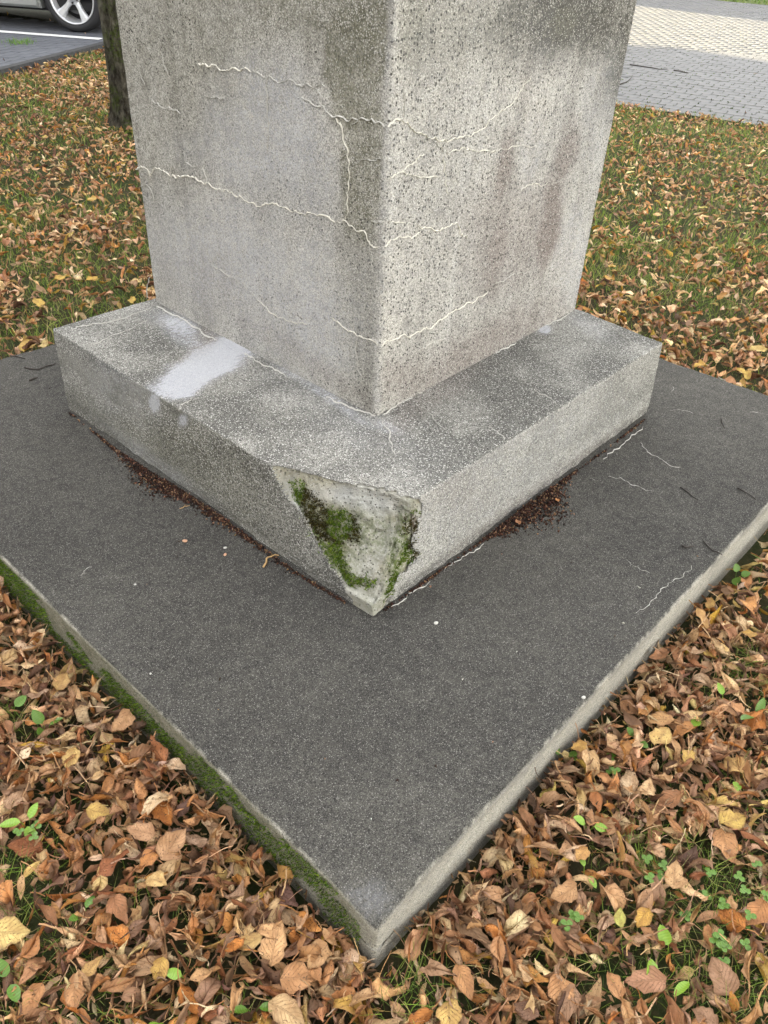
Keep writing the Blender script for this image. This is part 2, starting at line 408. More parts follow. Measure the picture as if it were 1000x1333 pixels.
def wear(V, code, blobs, seed):
    """blobs: (face, channel, amount, cx, cy, rx, ry, rot_deg, softness) in photo pixels on that face"""
    px, py, _ = project(V)
    wv = (fbm(V, 11, seed, 3)-0.5)*46; wv2 = (fbm(V, 11, seed+3, 3)-0.5)*46
    out = np.zeros((len(V), 4))
    for (f, ch, amt, cx, cy, rx, ry, rot, soft) in blobs:
        a = RAD(rot); k = min(1.0, min(rx, ry)/40)
        dx, dy = px+wv*k-cx, py+wv2*k-cy
        d = np.hypot((dx*math.cos(a)+dy*math.sin(a))/rx, (-dx*math.sin(a)+dy*math.cos(a))/ry)
        m = sstep(d, 1+soft, 1-soft)*amt
        if f: m = m*(code == f)
        out[:, ch] = np.maximum(out[:, ch], m)
    return out

base_c = np.array([(S_F[0]+S_B[0])/2, (S_F[1]+S_B[1])/2, ZG])
monument = tag(empty('stone_monument', base_c), 'grey cast stone pillar on a square plinth and dark slab, broken at the front corner', 'monument')

# slab
V, F, code = block((330, 330, 20), [S_F, S_R, S_B, S_L], [S_F, S_R, S_B, S_L], ZG-0.05, 0.0, 0.006, 0.010, 0.0018, 3)
d = np.linalg.norm(V[:, :2]-S_F, axis=1)     # worn front corner
wornz = 0.020*sstep(d, 0.10, 0.0)*(0.5+fbm(V, 30, 77, 3)); V[:, 2] -= wornz*(V[:, 2] > -0.08)
W = wear(V, code, [
    (1, 1, 0.8, 200, 940, 330, 60, 44, 0.4), (1, 1, 0.6, 440, 1170, 60, 40, 44, 0.5),
    (3, 0, 0.22, 485, 1175, 26, 20, 0, 0.8),
    ], 5)
u01 = fbm(V, 2.2, 91, 3)
def edge_dist(P, A, B):
    A, B = np.asarray(A)[:2], np.asarray(B)[:2]; t = (B-A)/np.linalg.norm(B-A); n_ = np.array([-t[1], t[0]])
    return np.abs((P[:, :2]-A) @ n_)
ed = np.minimum(edge_dist(V, S_F, S_R), edge_dist(V, S_F, S_L))
jag = 0.001+0.004*fbm(V, 80, 40, 3)**2
top = (code == 3)*sstep(ed, jag*0.35, jag*1.5)*(0.86+0.14*u01)
side = np.where(code == 2, 0.40*sstep(V[:, 2], -0.04, -0.006)*(fbm(V, 6, 8, 3) > 0.42), 0)
W[:, 3] = np.maximum(top, side); W[:, 0] = np.clip(W[:, 0]+(code == 2)*0.10, 0, 1)
me = np_mesh('base_slab', V-base_c, F, W, colname='wear')
slab = link('base_slab', me, M['slab'], monument, smooth=True)

# plinth with its broken front corner
bot = [PB_F[:2], PB_R[:2], P_B, PB_L[:2]]; topc = [P_F[:2], P_R[:2], P_B, P_L[:2]]
V, F, code = block((300, 300, 60), bot, topc, -0.004, PLH, 0.004, 0.007, 0.0022, 21)
A_ = onz(374, 611, PLH); B_ = onz(536, 652, PLH)
n_left = np.cross(np.array([*P_L[:2], PLH])-np.array([*P_F[:2], PLH]), np.array([0, 0, 1.0])); n_left /= np.linalg.norm(n_left)
_in = (P_B-P_F[:2])/np.linalg.norm(P_B-P_F[:2]); Cc = np.array([*(PB_F[:2]+_in*0.034), 0.050]) 
pn = np.cross(B_-A_, Cc-A_); pn /= np.linalg.norm(pn)
if np.dot(pn, np.array([*PB_F[:2], PLH])-A_) < 0: pn = -pn
dist = (V-A_) @ pn
jg = (fbm(V, 16, 61, 4)-0.5)*0.030
inn = (dist > jg) & (V[:, 2] > 0.036+0.016*fbm(V, 45, 15, 2))
depth = dist-jg
px_, py_, _ = project(V)
bowl = (0.022*sstep(np.hypot((px_-455)/60, (py_-700)/70), 1.2, 0.3)+0.006)*(V[:, 2] > 0.045)
V[inn] -= pn*(np.minimum(depth, 9)[inn]+bowl[inn]+0.004)[:, None]
rough_ = (fbm(V, 38, 33, 4)-0.5)*0.030
V[inn] += pn*rough_[inn][:, None]
chip_poly = [(374, 610), (410, 626), (440, 630), (462, 628), (480, 634), (500, 634), (522, 646), (545, 650), (548, 668), (541, 690), (535, 712), (548, 722), (530, 738), (516, 752), (505, 785), (500, 812), (470, 812), (455, 790), (450, 765), (430, 735), (405, 690), (385, 640)]
jx, jy = (fbm(V, 60, 71, 3)-.5)*12, (fbm(V, 60, 73, 3)-.5)*12
front = np.linalg.norm(V-np.array([*P_F[:2], .13]), axis=1) < 0.42
inn2 = in_poly(px_+jx, py_+jy, chip_poly) & front & (code != 4) & ~((code == 3) & (~inn) & (py_ < 628))
V[inn2 & ~inn & (V[:, 2] > 0.04)] -= (pn*0.010)[None]
inn = inn2 | inn
V[inn2 & (px_ > 500) & (px_ < 534) & (py_ > 668) & (py_ < 760)] -= (pn*0.010)[None]
# eroded foot of the right hand and left hand faces
cdist = np.linalg.norm(V[:, :2]-PB_F[:2], axis=1); stub = sstep(cdist, 0.05, 0.0)*sstep(V[:, 2], 0.075, 0.02)*(code != 3)
V -= pn[None]*np.array([[1, 1, 0.3]])*(0.007*stub*(0.5+fbm(V, 40, 3, 3)))[:, None]
ft = sstep(V[:, 2], 0.045, 0.0)*fbm(V, 22, 12, 3)
er = (code == 2)*ft*0.012; V[:, 1] += er
er = (code == 1)*ft*0.010; V[:, 0] += er
W = wear(V, code, [
    (3, 0, 0.98, 266, 478, 74, 26, -27, 0.30), (3, 0, 0.7, 232, 422, 32, 15, 25, 0.6), (3, 0, .5, 250, 445, 60, 10, 30, .7), (3, 0, 0.5, 300, 462, 26, 10, 35, .4),
    (3, 0, 0.45, 420, 512, 80, 8, 34, 0.6), (3, 0, 0.4, 505, 556, 22, 8, 20, 0.6), (3, 0, 0.12, 450, 540, 120, 40, 30, 0.8), (3, 0, 0.8, 709, 430, 9, 6, 0, 0.5),
    (3, 0, 0.2, 770, 425, 30, 10, 30, 0.7), (3, 2, 0.35, 560, 520, 70, 16, -35, 0.7), (3, 2, 0.4, 270, 440, 14, 30, 40, .6),
    (1, 0, 0.8, 201, 525, 9, 13, 0, 0.5), (1, 0, 0.7, 238, 548, 6, 9, 0, 0.5), (1, 0, 0.30, 150, 500, 60, 40, 30, 0.8), (1, 1, 0.35, 220, 590, 170, 60, 35, 0.6),
    (1, 3, 0.7, 250, 590, 70, 60, 30, 0.7), (1, 0, 0.35, 200, 600, 90, 8, 36, 0.8), (1, 2, 0.5, 280, 690, 190, 9, 36, 0.7),
    (2, 0, 0.22, 640, 620, 190, 60, -35, 0.6), (2, 2, 0.35, 700, 640, 160, 10, -36, 0.7), (2, 0, 0.55, 640, 705, 160, 5, -37, 0.7), (2, 3, 0.5, 800, 535, 90, 10, -36, 0.7),
    (2, 2, 0.25, 590, 640, 40, 30, 0, .8)], 9)
W[:, 3] = np.maximum(W[:, 3], (code == 3)*(0.30+0.70*sstep(fbm(V, 6.0, 4, 4), 0.36, 0.62)))
W[:, 3] = np.maximum(W[:, 3], (code == 1)*(0.45+0.5*sstep(fbm(V, 7, 41, 4), .4, .6)))
me = np_mesh('plinth', V-base_c, F, W, colname='wear')
me.materials.append(M['plinth']); me.materials.append(M['mortar'])
fm = inn[F].sum(1) >= 3
me.polygons.foreach_set('material_index', fm.astype(np.int32))
Wm = W.copy()
mb = wear(V, code, [(0, 1, 0.9, 520, 715, 14, 60, 12, 0.6), (0, 1, 0.55, 470, 700, 45, 40, 0, 0.8), (0, 2, 1.0, 541, 690, 5, 30, -6, .5), (0, 2, 0.8, 470, 757, 22, 6, 0, .6), (0, 0, 0.7, 470, 650, 60, 14, 10, 0.6), (0, 0, 0.25, 477, 788, 24, 22, 0, 0.6), (0, 1, 0.35, 480, 795, 24, 22, 0, .8),  # strip at the right edge paints the undercut's shade into the brown
                  (0, 1, 0.8, 425, 700, 60, 20, 55, 0.6), (0, 0, .8, 408, 700, 70, 4, 63, .7)], 14)
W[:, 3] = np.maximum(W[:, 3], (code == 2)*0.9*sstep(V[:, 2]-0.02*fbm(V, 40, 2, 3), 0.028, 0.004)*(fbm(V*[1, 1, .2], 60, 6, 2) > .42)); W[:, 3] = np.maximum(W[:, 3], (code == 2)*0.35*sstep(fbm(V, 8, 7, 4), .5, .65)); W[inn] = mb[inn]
me.attributes['wear'].data.foreach_set('color', W.astype(np.float32).ravel())
plinth = link('plinth', me, None, monument, smooth=True)
CHIP_N, CHIP_P = pn, A_

# pillar
HP = 2.3
topp = [C_F[:2]+ln_F*HP, C_R[:2]+ln_R*HP, C_B+ln_B*HP, C_L[:2]+ln_L*HP]
V, F, code = block((100, 100, 230), [C_F[:2], C_R[:2], C_B, C_L[:2]], topp, PLH-0.004, PLH+HP, 0.010, 0.004, 0.0016, 55)
W = wear(V, code, [
    (1, 1, 0.30, 240, 40, 150, 110, 0, 0.6), (1, 1, 0.2, 200, 170, 70, 90, 0, 0.7), (1, 1, 0.56, 470, 80, 40, 90, 2, 0.12), (1, 1, 0.55, 478, 230, 28, 100, 2, 0.15), (1, 1, 0.45, 400, 10, 90, 55, 0, 0.6),
    (1, 1, 0.30, 470, 400, 30, 110, 0, 0.7), (1, 3, 0.30, 480, 30, 40, 60, 0, .6), (1, 3, 0.9, 470, 18, 5, 9, 0, .5), (1, 0, .42, 300, 300, 60, 60, 0, .6), (1, 0, .42, 405, 350, 40, 60, 0, .6),
    (1, 0, 0.46, 350, 170, 78, 90, 0, 0.45), (1, 0, 0.30, 270, 190, 40, 30, 0, 0.7), (1, 0, 0.38, 405, 225, 42, 70, 0, 0.4), (1, 0, 0.45, 328, 115, 20, 40, 0, 0.6), (1, 0, 0.50, 300, 340, 110, 80, 20, 0.7),
    (1, 0, 0.48, 400, 410, 90, 80, 20, 0.7), (1, 2, 0.16, 270, 370, 60, 35, 25, 0.7), (1, 2, 0.22, 400, 470, 110, 14, 33, 0.7), (1, 0, 0.6, 340, 478, 170, 5, 31, 0.7),
    (2, 0, 0.16, 640, 190, 170, 260, 0, 0.5), (2, 0, 0.14, 545, 330, 50, 130, 0, 0.6), (2, 0, 0.30, 780, 150, 26, 90, 10, 0.6), (2, 0, 0.40, 745, 330, 22, 70, 8, 0.5), (2, 0, 0.35, 690, 200, 16, 60, 8, .6),
    (2, 3, 0.7, 735, 20, 100, 60, -10, 0.6), (2, 3, 1.0, 735, 32, 26, 38, 10, 0.6), (2, 3, 0.6, 812, 60, 22, 90, 10, 0.6), (2, 3, 0.35, 690, 70, 60, 30, 0, .7), (2, 1, 0.3, 733, 30, 16, 24, 10, 0.4),
    (2, 1, 0.35, 530, 30, 40, 60, 0, 0.7), (2, 1, 0.2, 600, 30, 60, 60, 0, 0.7), (2, 3, 0.22, 600, 40, 70, 60, 0, 0.7),
    (2, 2, 0.60, 657, 220, 10, 48, 8, 0.6), (2, 2, 0.55, 645, 330, 16, 60, 8, 0.6), (2, 2, 0.75, 715, 290, 17, 66, 10, 0.5), (2, 2, 0.55, 738, 200, 13, 44, 12, 0.6), (2, 2, .4, 665, 310, 60, 70, 8, .8),
    (2, 2, 0.50, 630, 460, 110, 34, -33, 0.6), (2, 2, 0.36, 530, 490, 36, 26, -30, 0.7), (2, 2, 0.15, 690, 150, 12, 80, 0, .7)], 31)
W[:, 2] = np.clip(W[:, 2]*1.4, 0, 1); W[:, 3] = np.clip(W[:, 3]*1.35, 0, 1)
edge_d = np.linalg.norm(V[:, :2]-(C_F[:2]+ln_F*(V[:, 2:3]-PLH)), axis=1)
W[:, 0] = np.maximum(W[:, 0], 0.26*sstep(edge_d+0.010*fbm(V, 30, 5, 2), 0.026, 0.010)*(V[:, 2] > PLH+0.003)); W[:, 1] *= sstep(edge_d, 0.010, 0.022)
me = np_mesh('pillar', V-base_c, F, W, colname='wear')
pillar = link('pillar', me, M['pillar'], monument, smooth=True)

# raised lime veins in the cracks
def face_frame(a, b, up):                      # plane through a, b with leaning up vector
    n_ = np.cross(b-a, up); n_ /= np.linalg.norm(n_)
    if np.dot(n_, CAMP-a) < 0: n_ = -n_
    return a, n_
upF = np.array([*ln_F, 1.0])
FL = face_frame(np.array([*C_F[:2], PLH]), np.array([*C_L[:2], PLH]), upF)
FR = face_frame(np.array([*C_F[:2], PLH]), np.array([*C_R[:2], PLH]), upF)
FT = (np.array([0, 0, PLH]), np.array([0, 0, 1.0])); FS = (np.array([0, 0, 0.0]), np.array([0, 0, 1.0]))
def vein(parent, pts, plane, wdt=0.004, name='mineral_vein', mat='vein', hgt=0.0022):
    p0, n_ = plane
    P = [onplane(u, v, p0, n_) for u, v in pts]
    for it in range(3):                        # break the line up
        Q = [P[0]]
        for a, b in zip(P, P[1:]):
            l = np.linalg.norm(b-a); s = np.cross(n_, (b-a)/max(l, 1e-6))
            Q += [(a+b)/2+s*random.uniform(-1, 1)*min(0.22*l, 0.006), b]
        P = Q
    N = len(P); V = []; F = []
    for i, p in enumerate(P):
        t = P[min(i+1, N-1)]-P[max(i-1, 0)]; t = t/max(np.linalg.norm(t), 1e-9); s = np.cross(n_, t)
        ww = wdt*0.37*(0.2+1.35*random.random()**1.5)*(min(1, 0.25+min(i, N-1-i)*0.25))
        V += [p-s*ww-n_*0.0015, p-s*ww*0.4+n_*hgt, p+s*ww*0.4+n_*hgt, p+s*ww-n_*0.0015]
        if i:
            b = 4*(i-1)
            F += [[b, b+1, b+5, b+4], [b+1, b+2, b+6, b+5], [b+2, b+3, b+7, b+6]]
    me = np_mesh(name, np.array(V)-base_c, np.array(F))
    o = link(name, me, M[mat], parent)
    o.location = (0, 0, 0)
    return o
VL = [([(177,220),(184,215.6),(192,220),(195,229),(203,218),(216,224),(222,229),(236,231),(241,229),(250,230),(260,236),(270,238),(282,246),(297,248),(308,256),(326,264),(342,267.6),(350,266),(372,270),(398,280),(429,283),(450,287),(474,300),(482,317),(493,322)], .0075),
    ([(450,287),(452,251),(456,228),(453.5,197.6),(444,163),(438,154)], .006), ([(393,127),(421,137),(436,152),(467,156.5),(484,154),(500,165)], .006), ([(420,137),(412,114)], .005),
    ([(258,82),(271,87),(282.5,85.5),(296,91),(318.6,89),(326,93)], .007), ([(195,127),(216,142),(235,148)], .0045), ([(271,128),(283,126),(292,129)], .0035),
    ([(463,210),(482,209),(496,207)], .003), ([(176,186),(187.5,196),(195,211)], .0035), ([(195,229),(192,242),(199,252),(201,262)], .004), ([(182,243),(192,241)], .0035),
    ([(478,300),(482,291),(499,289)], .004), ([(335,389),(350,405),(377,418),(401,422)], .0055), ([(275.6,343),(293,356),(313,364)], .0045), ([(432,413.6),(451.6,429),(471,438),(492,449)], .007), ([(480,315),(484,330),(487,355)], .004),
    ([(210,66),(216,88),(219,96)], .003), ([(243,211),(250,217)], .003), ([(243,282),(250,288)], .003)]
VLt = [([(326,93),(345,101),(368,106),(398,110),(423,113)], .0035), ([(180,66),(182,92),(189,110)], .0025), ([(347,100),(348,150),(348,200)], .0025), ([(315,365),(325,378),(335,389)], .003), ([(190,390),(195,360)],.002), ([(465,430),(467,470),(470,500)], .0025)]
VR = [([(522,156),(537,167),(556,178.6),(575,183),(601.6,178.6),(632,165),(647,150),(670,129),(691,97)], .005), ([(507,230),(520,224),(537,228),(573,230)], .0055), ([(522,224),(541,211),(552,201)], .004),
    ([(584.5,201),(601.6,192),(624,197.6),(655,194),(696.6,189)], .005), ([(577,203),(579.5,235.6),(582.6,252.7)], .0055), ([(543,292.6),(569,300),(594,289),(598,304),(609,311)], .0065), ([(501,321),(508.5,311.6),(533,308),(546.5,302)], .006),
    ([(505,289),(529,289)], .004), ([(497,451),(513,442),(528,436),(533,440),(546,432),(557,428),(577,414),(603,399),(634,380)], .0075), ([(505,165),(515,155),(522,156)], .006), ([(678,248),(693,239),(712,237.5)], .005)]
VRt = [([(645,368),(660,361),(678,354),(700,352)], .003), ([(712,237.5),(735,233),(761,228)], .003), ([(526,110),(527,130),(524,156)], .003), ([(556,178.6),(570,190),(584.5,201)], .003), ([(752,325),(735,332),(720,340)], .003),
    ([(540,455),(560,447),(580,440)], .002), ([(582,252),(590,240)], .003), ([(752,95),(762,100)], .003)]
for i_, (pts, wd) in enumerate(VL): vein(pillar, pts, FL, wd*(0.92 if i_ < 6 else 0.7), mat='vein' if i_ in (0, 1, 4, 12, 14) else 'veinmid')
for pts, wd in VLt: vein(pillar, pts, FL, wd, mat='veinthin', hgt=0.0022)
for pts, wd in VR: vein(pillar, pts, FR, wd*0.72, mat='vein', hgt=0.0026)
for pts, wd in VRt: vein(pillar, pts, FR, wd, mat='veinthin', hgt=0.0024)
for pts, wd in [([(93,429),(110,424),(139,420),(170,411),(196,400)], .004), ([(121,449),(148,436),(165,430),(192,418)], .004), ([(139,420),(146,436)], .003), ([(498,548),(508,568),(515,592)], .005), ([(636,556),(648,562),(656,574)], .005), ([(695,508),(712,516),(727,528)], .004), ([(550,440+90),(580,560)], .002), ([(800,430),(820,442),(832,450)], .003), ([(233,535),(240,525),(250,518)], .003)]:
    vein(plinth, pts, FT, wd, mat='veinthin', hgt=0.002)
for pts, wd in [([(204,399),(235,414),(262,432),(282,443)], .006), ([(318,461),(340,474),(372,491)], .005), ([(425,517),(455,531),(488,542)], .005)] + [([(499,540),(520,526),(550,512)], .005), ([(640,462),(672,446)], .004), ([(700,430),(742,408)], .004)] + 0*[([(204,399),(235,414),(262,432),(300,452),(340,474),(400,505),(440,525),(488,542)], .010), ([(499,540),(520,526),(550,512),(590,486),(640,462),(700,430),(742,408)], .006)]:
    vein(plinth, pts, FT, wd, name='mortar_bead', hgt=0.003, mat='veinthin')
for pts, wd in [([(834,576),(848,592),(872,606),(886,608)], .004), ([(792,620),(808,622),(820,630),(836,636),(854,640)], .004), ([(900,736),(888,752),(868,764),(848,782),(828,798)], .0035), ([(872,534),(885,533),(902,538)], .003), ([(976,536),(1000,540)], .003),
                ([(876,503),(877,507),(874,510)], .003), ([(766,621),(779,628)], .0025), ([(815,728),(830,738),(846,746)], .002), ([(0,492),(16,492)], .003), ([(105,750),(112,741),(120,738)], .0025), ([(858,512),(866,510)],.003), ([(935,490),(945,495)],.002)]:
    vein(slab, pts, FS, wd, mat='veinthin', hgt=0.0008)

for pts, wd in (([(508, 791), (530, 776), (560, 757)], .005), ([(578, 745), (600, 729), (630, 708)], .004), ([(785, 598), (815, 574), (836, 556)], .004)): vein(slab, pts, FS, wd, name='mortar_bead', mat='veinthin', hgt=0.002)
# short hairlines branching off the veins
for face, par, lst in ((FL, pillar, VL[:3]+VL[4:6]+VL[12:15]), (FR, pillar, [VR[0], VR[3], VR[5], VR[8], VR[8]])):
    for pts, wd in lst:
        for q in range(3 if len(pts) > 8 else 1):
            k_ = random.randrange(len(pts)); x_, y_ = pts[k_]; a_ = random.uniform(0, 6.28); l_ = random.uniform(7, 20); P_ = [(x_, y_)]
            for t_i in range(3): a_ += random.uniform(-.5, .5); P_.append((P_[-1][0]+l_/3*math.cos(a_), P_[-1][1]+l_/3*math.sin(a_)))
            if all((p_[0] < 494) == (face is FL) for p_ in P_[1:]) and all(185 < p_[0] < 740 for p_ in P_): vein(par, P_, face, .0025, mat='veinthin', hgt=.0022)
# ------------------------------------------------------------------ small clumps: moss and crumbs
def bits(name, P, size, cols, mat, parent=None, up=None, flat=0.6, elong=1.0):
    """a small irregular four sided crumb at every point"""
    n = len(P); T = np.array([[1, 0, -.5], [-.5, .87, -.5], [-.5, -.87, -.5], [0, 0, .9]])
    R = rng.normal(size=(n, 3, 3)); Q, _ = np.linalg.qr(R)
    s = (size if np.ndim(size) else np.full(n, size))*rng.uniform(0.6, 1.5, n)
    T2 = T[None]*rng.uniform(0.5, 1.3, (n, 1, 3))*np.array([elong, 1, flat])
    V = np.einsum('nij,nkj->nki', Q, T2)*s[:, None, None]*0.5 + P[:, None, :]
    F = (np.arange(n)*4)[:, None, None]+np.array([[0, 2, 1], [0, 1, 3], [1, 2, 3], [2, 0, 3]])[None]
    C = np.repeat(cols, 4, axis=0)
    me = np_mesh(name, V.reshape(-1, 3)-(base_c if parent is not None else 0), F.reshape(-1, 3), np.concatenate([C, np.ones((len(C), 1))], 1))
    return link(name, me, mat, parent)
def blades(P, up, length, width, bend, cols, seg=2):
    n = len(P); az = rng.uniform(0, 2*PI, n); d = np.stack([np.cos(az), np.sin(az), np.zeros(n)], 1)
    sd_ = np.cross(d, up); sd_ /= np.linalg.norm(sd_, axis=1, keepdims=True)+1e-9
    Vs = []
    for k in range(seg+1):
        t = k/seg
        c = P+up*(length*t*(1-0.25*bend*t))[:, None]+d*(length*bend*t*t)[:, None]
        ww = (width*(1-t**1.5)*0.5+width*0.02)[:, None]
        Vs += [c-sd_*ww, c+sd_*ww]
    V = np.stack(Vs, 1)
    f = np.array([[2*k, 2*k+1, 2*k+3, 2*k+2] for k in range(seg)])
    F = (np.arange(n)*2*(seg+1))[:, None, None]+f[None]
    C = np.repeat(cols, 2*(seg+1), axis=0)
    return V.reshape(-1, 3), F.reshape(-1, 4), np.concatenate([C, np.ones((len(C), 1))], 1)
def pick(cols, n, jit=0.2):
    cols = np.array(cols); c = cols[rng.integers(0, len(cols), n)]
    return np.clip(c*rng.uniform(1-jit, 1+jit, (n, 1))*rng.uniform(1-jit*.3, 1+jit*.3, (n, 3)), 0, 1)
from mathutils.bvhtree import BVHTree
bpy.context.view_layer.update()
pv = np.zeros(len(plinth.data.vertices)*3, np.float32); plinth.data.vertices.foreach_get('co', pv); pv = pv.reshape(-1, 3)+base_c
pf = np.zeros(len(plinth.data.loops), np.int32); plinth.data.loops.foreach_get('vertex_index', pf)
keepf = fm | (np.linalg.norm(pv[pf.reshape(-1, 4)[:, 0]]-np.array([*P_F[:2], .13]), axis=1) < 0.4)
bvh = BVHTree.FromPolygons([tuple(x) for x in pv], [tuple(int(i) for i in q) for q in pf.reshape(-1, 4)[keepf]])
def on_plinth(x, y):
    d = ray(x, y); h = bvh.ray_cast(Vector(CAMP), Vector(d/np.linalg.norm(d)))
    return (np.array(h[0]), np.array(h[1])) if h[0] is not None else None
mpoly = [(379, 626), (396, 627), (408, 645), (430, 662), (450, 664), (462, 672), (470, 690), (464, 706), (448, 700), (446, 722), (452, 740), (464, 752), (480, 752), (496, 756), (486, 764), (466, 762), (456, 764), (440, 742), (425, 722), (412, 700), (398, 676), (386, 650)]
mp2 = [(538, 664), (546, 668), (541, 690), (536, 712), (546, 722), (530, 736), (516, 752), (506, 786), (501, 784), (504, 758), (516, 738), (524, 716), (526, 690), (528, 672)]
P = []; N_ = []; which = []
for poly, cnt, wch in ((mpoly, 15000, 0), (mp2, 6000, 1)):
    pa = np.array(poly); x = rng.uniform(pa[:, 0].min()-3, pa[:, 0].max()+3, cnt); y = rng.uniform(pa[:, 1].min()-3, pa[:, 1].max()+3, cnt)
    k = in_poly(x+rng.normal(0, 2.0, cnt), y+rng.normal(0, 2.0, cnt), poly)
    for a, b in zip(x[k], y[k]):
        h = on_plinth(a, b)
        if h is not None:
            if wch == 1 and fbm(h[0][None], 60, 3, 2)[0] < 0.42: continue
            P.append(h[0]); N_.append(h[1]); which.append(wch)
P = np.array(P); N_ = np.array(N_); which = np.array(which)
N_ *= np.sign((N_*(CAMP-P)).sum(1))[:, None]
thick = np.clip(fbm(P, 35, 8, 3)*2-0.5, 0.1, 1.2)*0.018*np.where(which == 0, 1, 0.35)
Pm = P+N_*(rng.uniform(0, 1, len(P))*thick)[:, None]
nz = fbm(P, 22, 5, 2)[:, None]
mossc = np.where(nz > 0.52, pick([(0.05, 0.045, 0.015), (0.035, 0.027, 0.013), (0.09, 0.08, 0.02)], len(P), 0.35), pick([(0.10, 0.16, 0.015), (0.06, 0.11, 0.012), (0.17, 0.23, 0.03)], len(P), 0.3))
Vm, Fm, Cm = blades(Pm, N_*0.6+np.array([0, 0, .5])+rng.normal(0, .35, (len(P), 3)), rng.uniform(0.004, 0.009, len(P)), rng.uniform(0.0014, 0.0028, len(P)), rng.uniform(0, .8, len(P)), mossc, 1)
o = link('moss', np_mesh('moss', Vm-base_c, Fm, Cm), M['grass'], monument); tag(o, 'green and brown moss cushion growing in the broken corner', kind='stuff')
o = bits('moss_crumbs', Pm[::2], 0.004, mossc[::2]*0.6, M['crumb'], monument); tag(o, kind='stuff')

# moss on the left hand side of the slab
n = 34000
t = rng.uniform(0, 1, n); zz = ZG+(0-ZG)*rng.uniform(0, 1, n)**0.8*0.96
dirL = S_L-S_F; nl = np.array([dirL[1], -dirL[0]]); nl /= np.linalg.norm(nl)
if np.dot(nl, CAMP[:2]-S_F) < 0: nl = -nl
Pq = np.concatenate([S_F+t[:, None]*dirL, zz[:, None]], 1)
mk = fbm(Pq*np.array([1, 1, 2.0]), 7, 66, 4)+0.10*(zz < -0.04)
k = (mk+0.16*(fbm(Pq, 26, 99, 3)-.5) > 0.515)&(zz < -0.010) & (t > 0.015); Pq = Pq[k]; n = len(Pq)
nl3 = np.array([nl[0], nl[1], 0.0])
Pq = Pq+nl3*rng.uniform(-0.001, 0.004, n)[:, None]
cg = pick([(0.075, 0.14, 0.010), (0.045, 0.09, 0.010), (0.14, 0.22, 0.015), (0.035, 0.05, 0.012)], n, 0.3)
Vm, Fm, Cm = blades(Pq, nl3*0.7+np.array([0, 0, .5])+rng.normal(0, .3, (n, 3)), rng.uniform(0.003, 0.008, n), rng.uniform(0.0012, 0.0024, n), rng.uniform(0, .8, n), cg, 1)
o = link('moss', np_mesh('moss', Vm-base_c, Fm, Cm), M['grass'], monument); tag(o, 'dark green moss coating the left side of the base slab', kind='stuff')

# dark crumbs and debris lying along the foot of the plinth
def debris(name, line, heaps, label, n, parent=None):
    line = [e(*q)[:2] for q in line]; nn = len(line)-1; P = []
    Q = onz(484, 900, 0)[:2]
    for i in range(n):
        s = random.random()*nn; j = int(s); a, b = line[j], line[j+1]; tt = s-j
        p = a+(b-a)*tt; nrm = np.array([(b-a)[1], -(b-a)[0]]); nrm /= np.linalg.norm(nrm)
        if np.dot(nrm, Q-p) < 0: nrm = -nrm
        wd = 0.0028; hh = 0.002; lf = vnoise(np.array([[s*3.1, nn, 0.5]]), 1.0, 4)[0]
        for (hx, wdt, spread) in heaps:
            g_ = math.exp(-((s/nn-hx)/wdt)**2); wd += spread*g_; hh += 0.32*spread*g_
        if random.random() > (0.02+0.16*sstep(lf, .35, .75)+wd*max(0, 1)/0.035-0.08): continue
        off = abs(random.gauss(0, wd)); 
        P.append([*(p+nrm*(off-0.002)), max(0.001, hh*(1-off/(2.2*wd))*random.random())+0.001])
    P = np.array(P); n = len(P)
    c = pick([(0.030, 0.014, 0.010), (0.045, 0.020, 0.014), (0.016, 0.011, 0.009), (0.07, 0.030, 0.018), (0.20, 0.12, 0.07), (0.025, 0.015, 0.012)], n, 0.35)
    o = bits(name, P, 0.0062, c, M['crumb'], None, elong=1.5); tag(o, label, 'soil crumbs', kind='stuff')
debris('soil_crumbs', [(90, 537), (150, 585), (210, 625), (262, 655), (320, 697), (380, 742), (450, 785)], [(0.34, 0.12, 0.024), (0.56, .12, 0.009), (0.80, .12, .003)], 'dark reddish crumbs drifted along the left foot of the plinth', 9000)
debris('soil_crumbs', [(500, 795), (560, 753), (620, 710), (670, 672), (730, 628), (790, 585), (840, 546)], [(0.56, 0.085, 0.042), (0.44, .05, .014)], 'dark heap of crumbs against the right foot of the plinth', 9000)
# scattered crumbs on the slab
n = 260; px = rng.uniform(60, 960, n); py = rng.uniform(500, 1150, n)
P = np.array([e(a, b) for a, b in zip(px, py)]); P[:, 2] = 0.0015
near = np.exp(-((px-240)/90)**2-((py-690)/60)**2)+np.exp(-((px-770)/70)**2-((py-690)/50)**2)
k = (rng.uniform(0, 1, n) < 0.15+near) & in_poly(P[:, 0], P[:, 1], [S_F, S_R, S_B, S_L]) & ~in_poly(P[:, 0], P[:, 1], [PB_F[:2], PB_R[:2], P_B, PB_L[:2]])
o = bits('scattered_crumbs', P[k], 0.0055, pick([(0.05, 0.03, 0.02), (0.20, 0.12, 0.07), (0.03, 0.02, 0.015), (.4, .38, .33)], int(k.sum()), 0.3), M['crumb'], elong=1.6); tag(o, 'tiny crumbs and seeds scattered over the dark slab top', 'crumbs', kind='stuff')

# ------------------------------------------------------------------ ground, paving, kerb
bm = bmesh.new()
vs = [bm.verts.new(p) for p in ((-120, -120, ZG-0.03), (160, -120, ZG-0.03), (160, 160, ZG-0.03), (-120, 160, ZG-0.03))]; bm.faces.new(vs)
ground = link('ground', bm_mesh('ground', bm), M['soil']); tag(ground, 'lawn soil with thin turf under the fallen leaves', kind='structure')

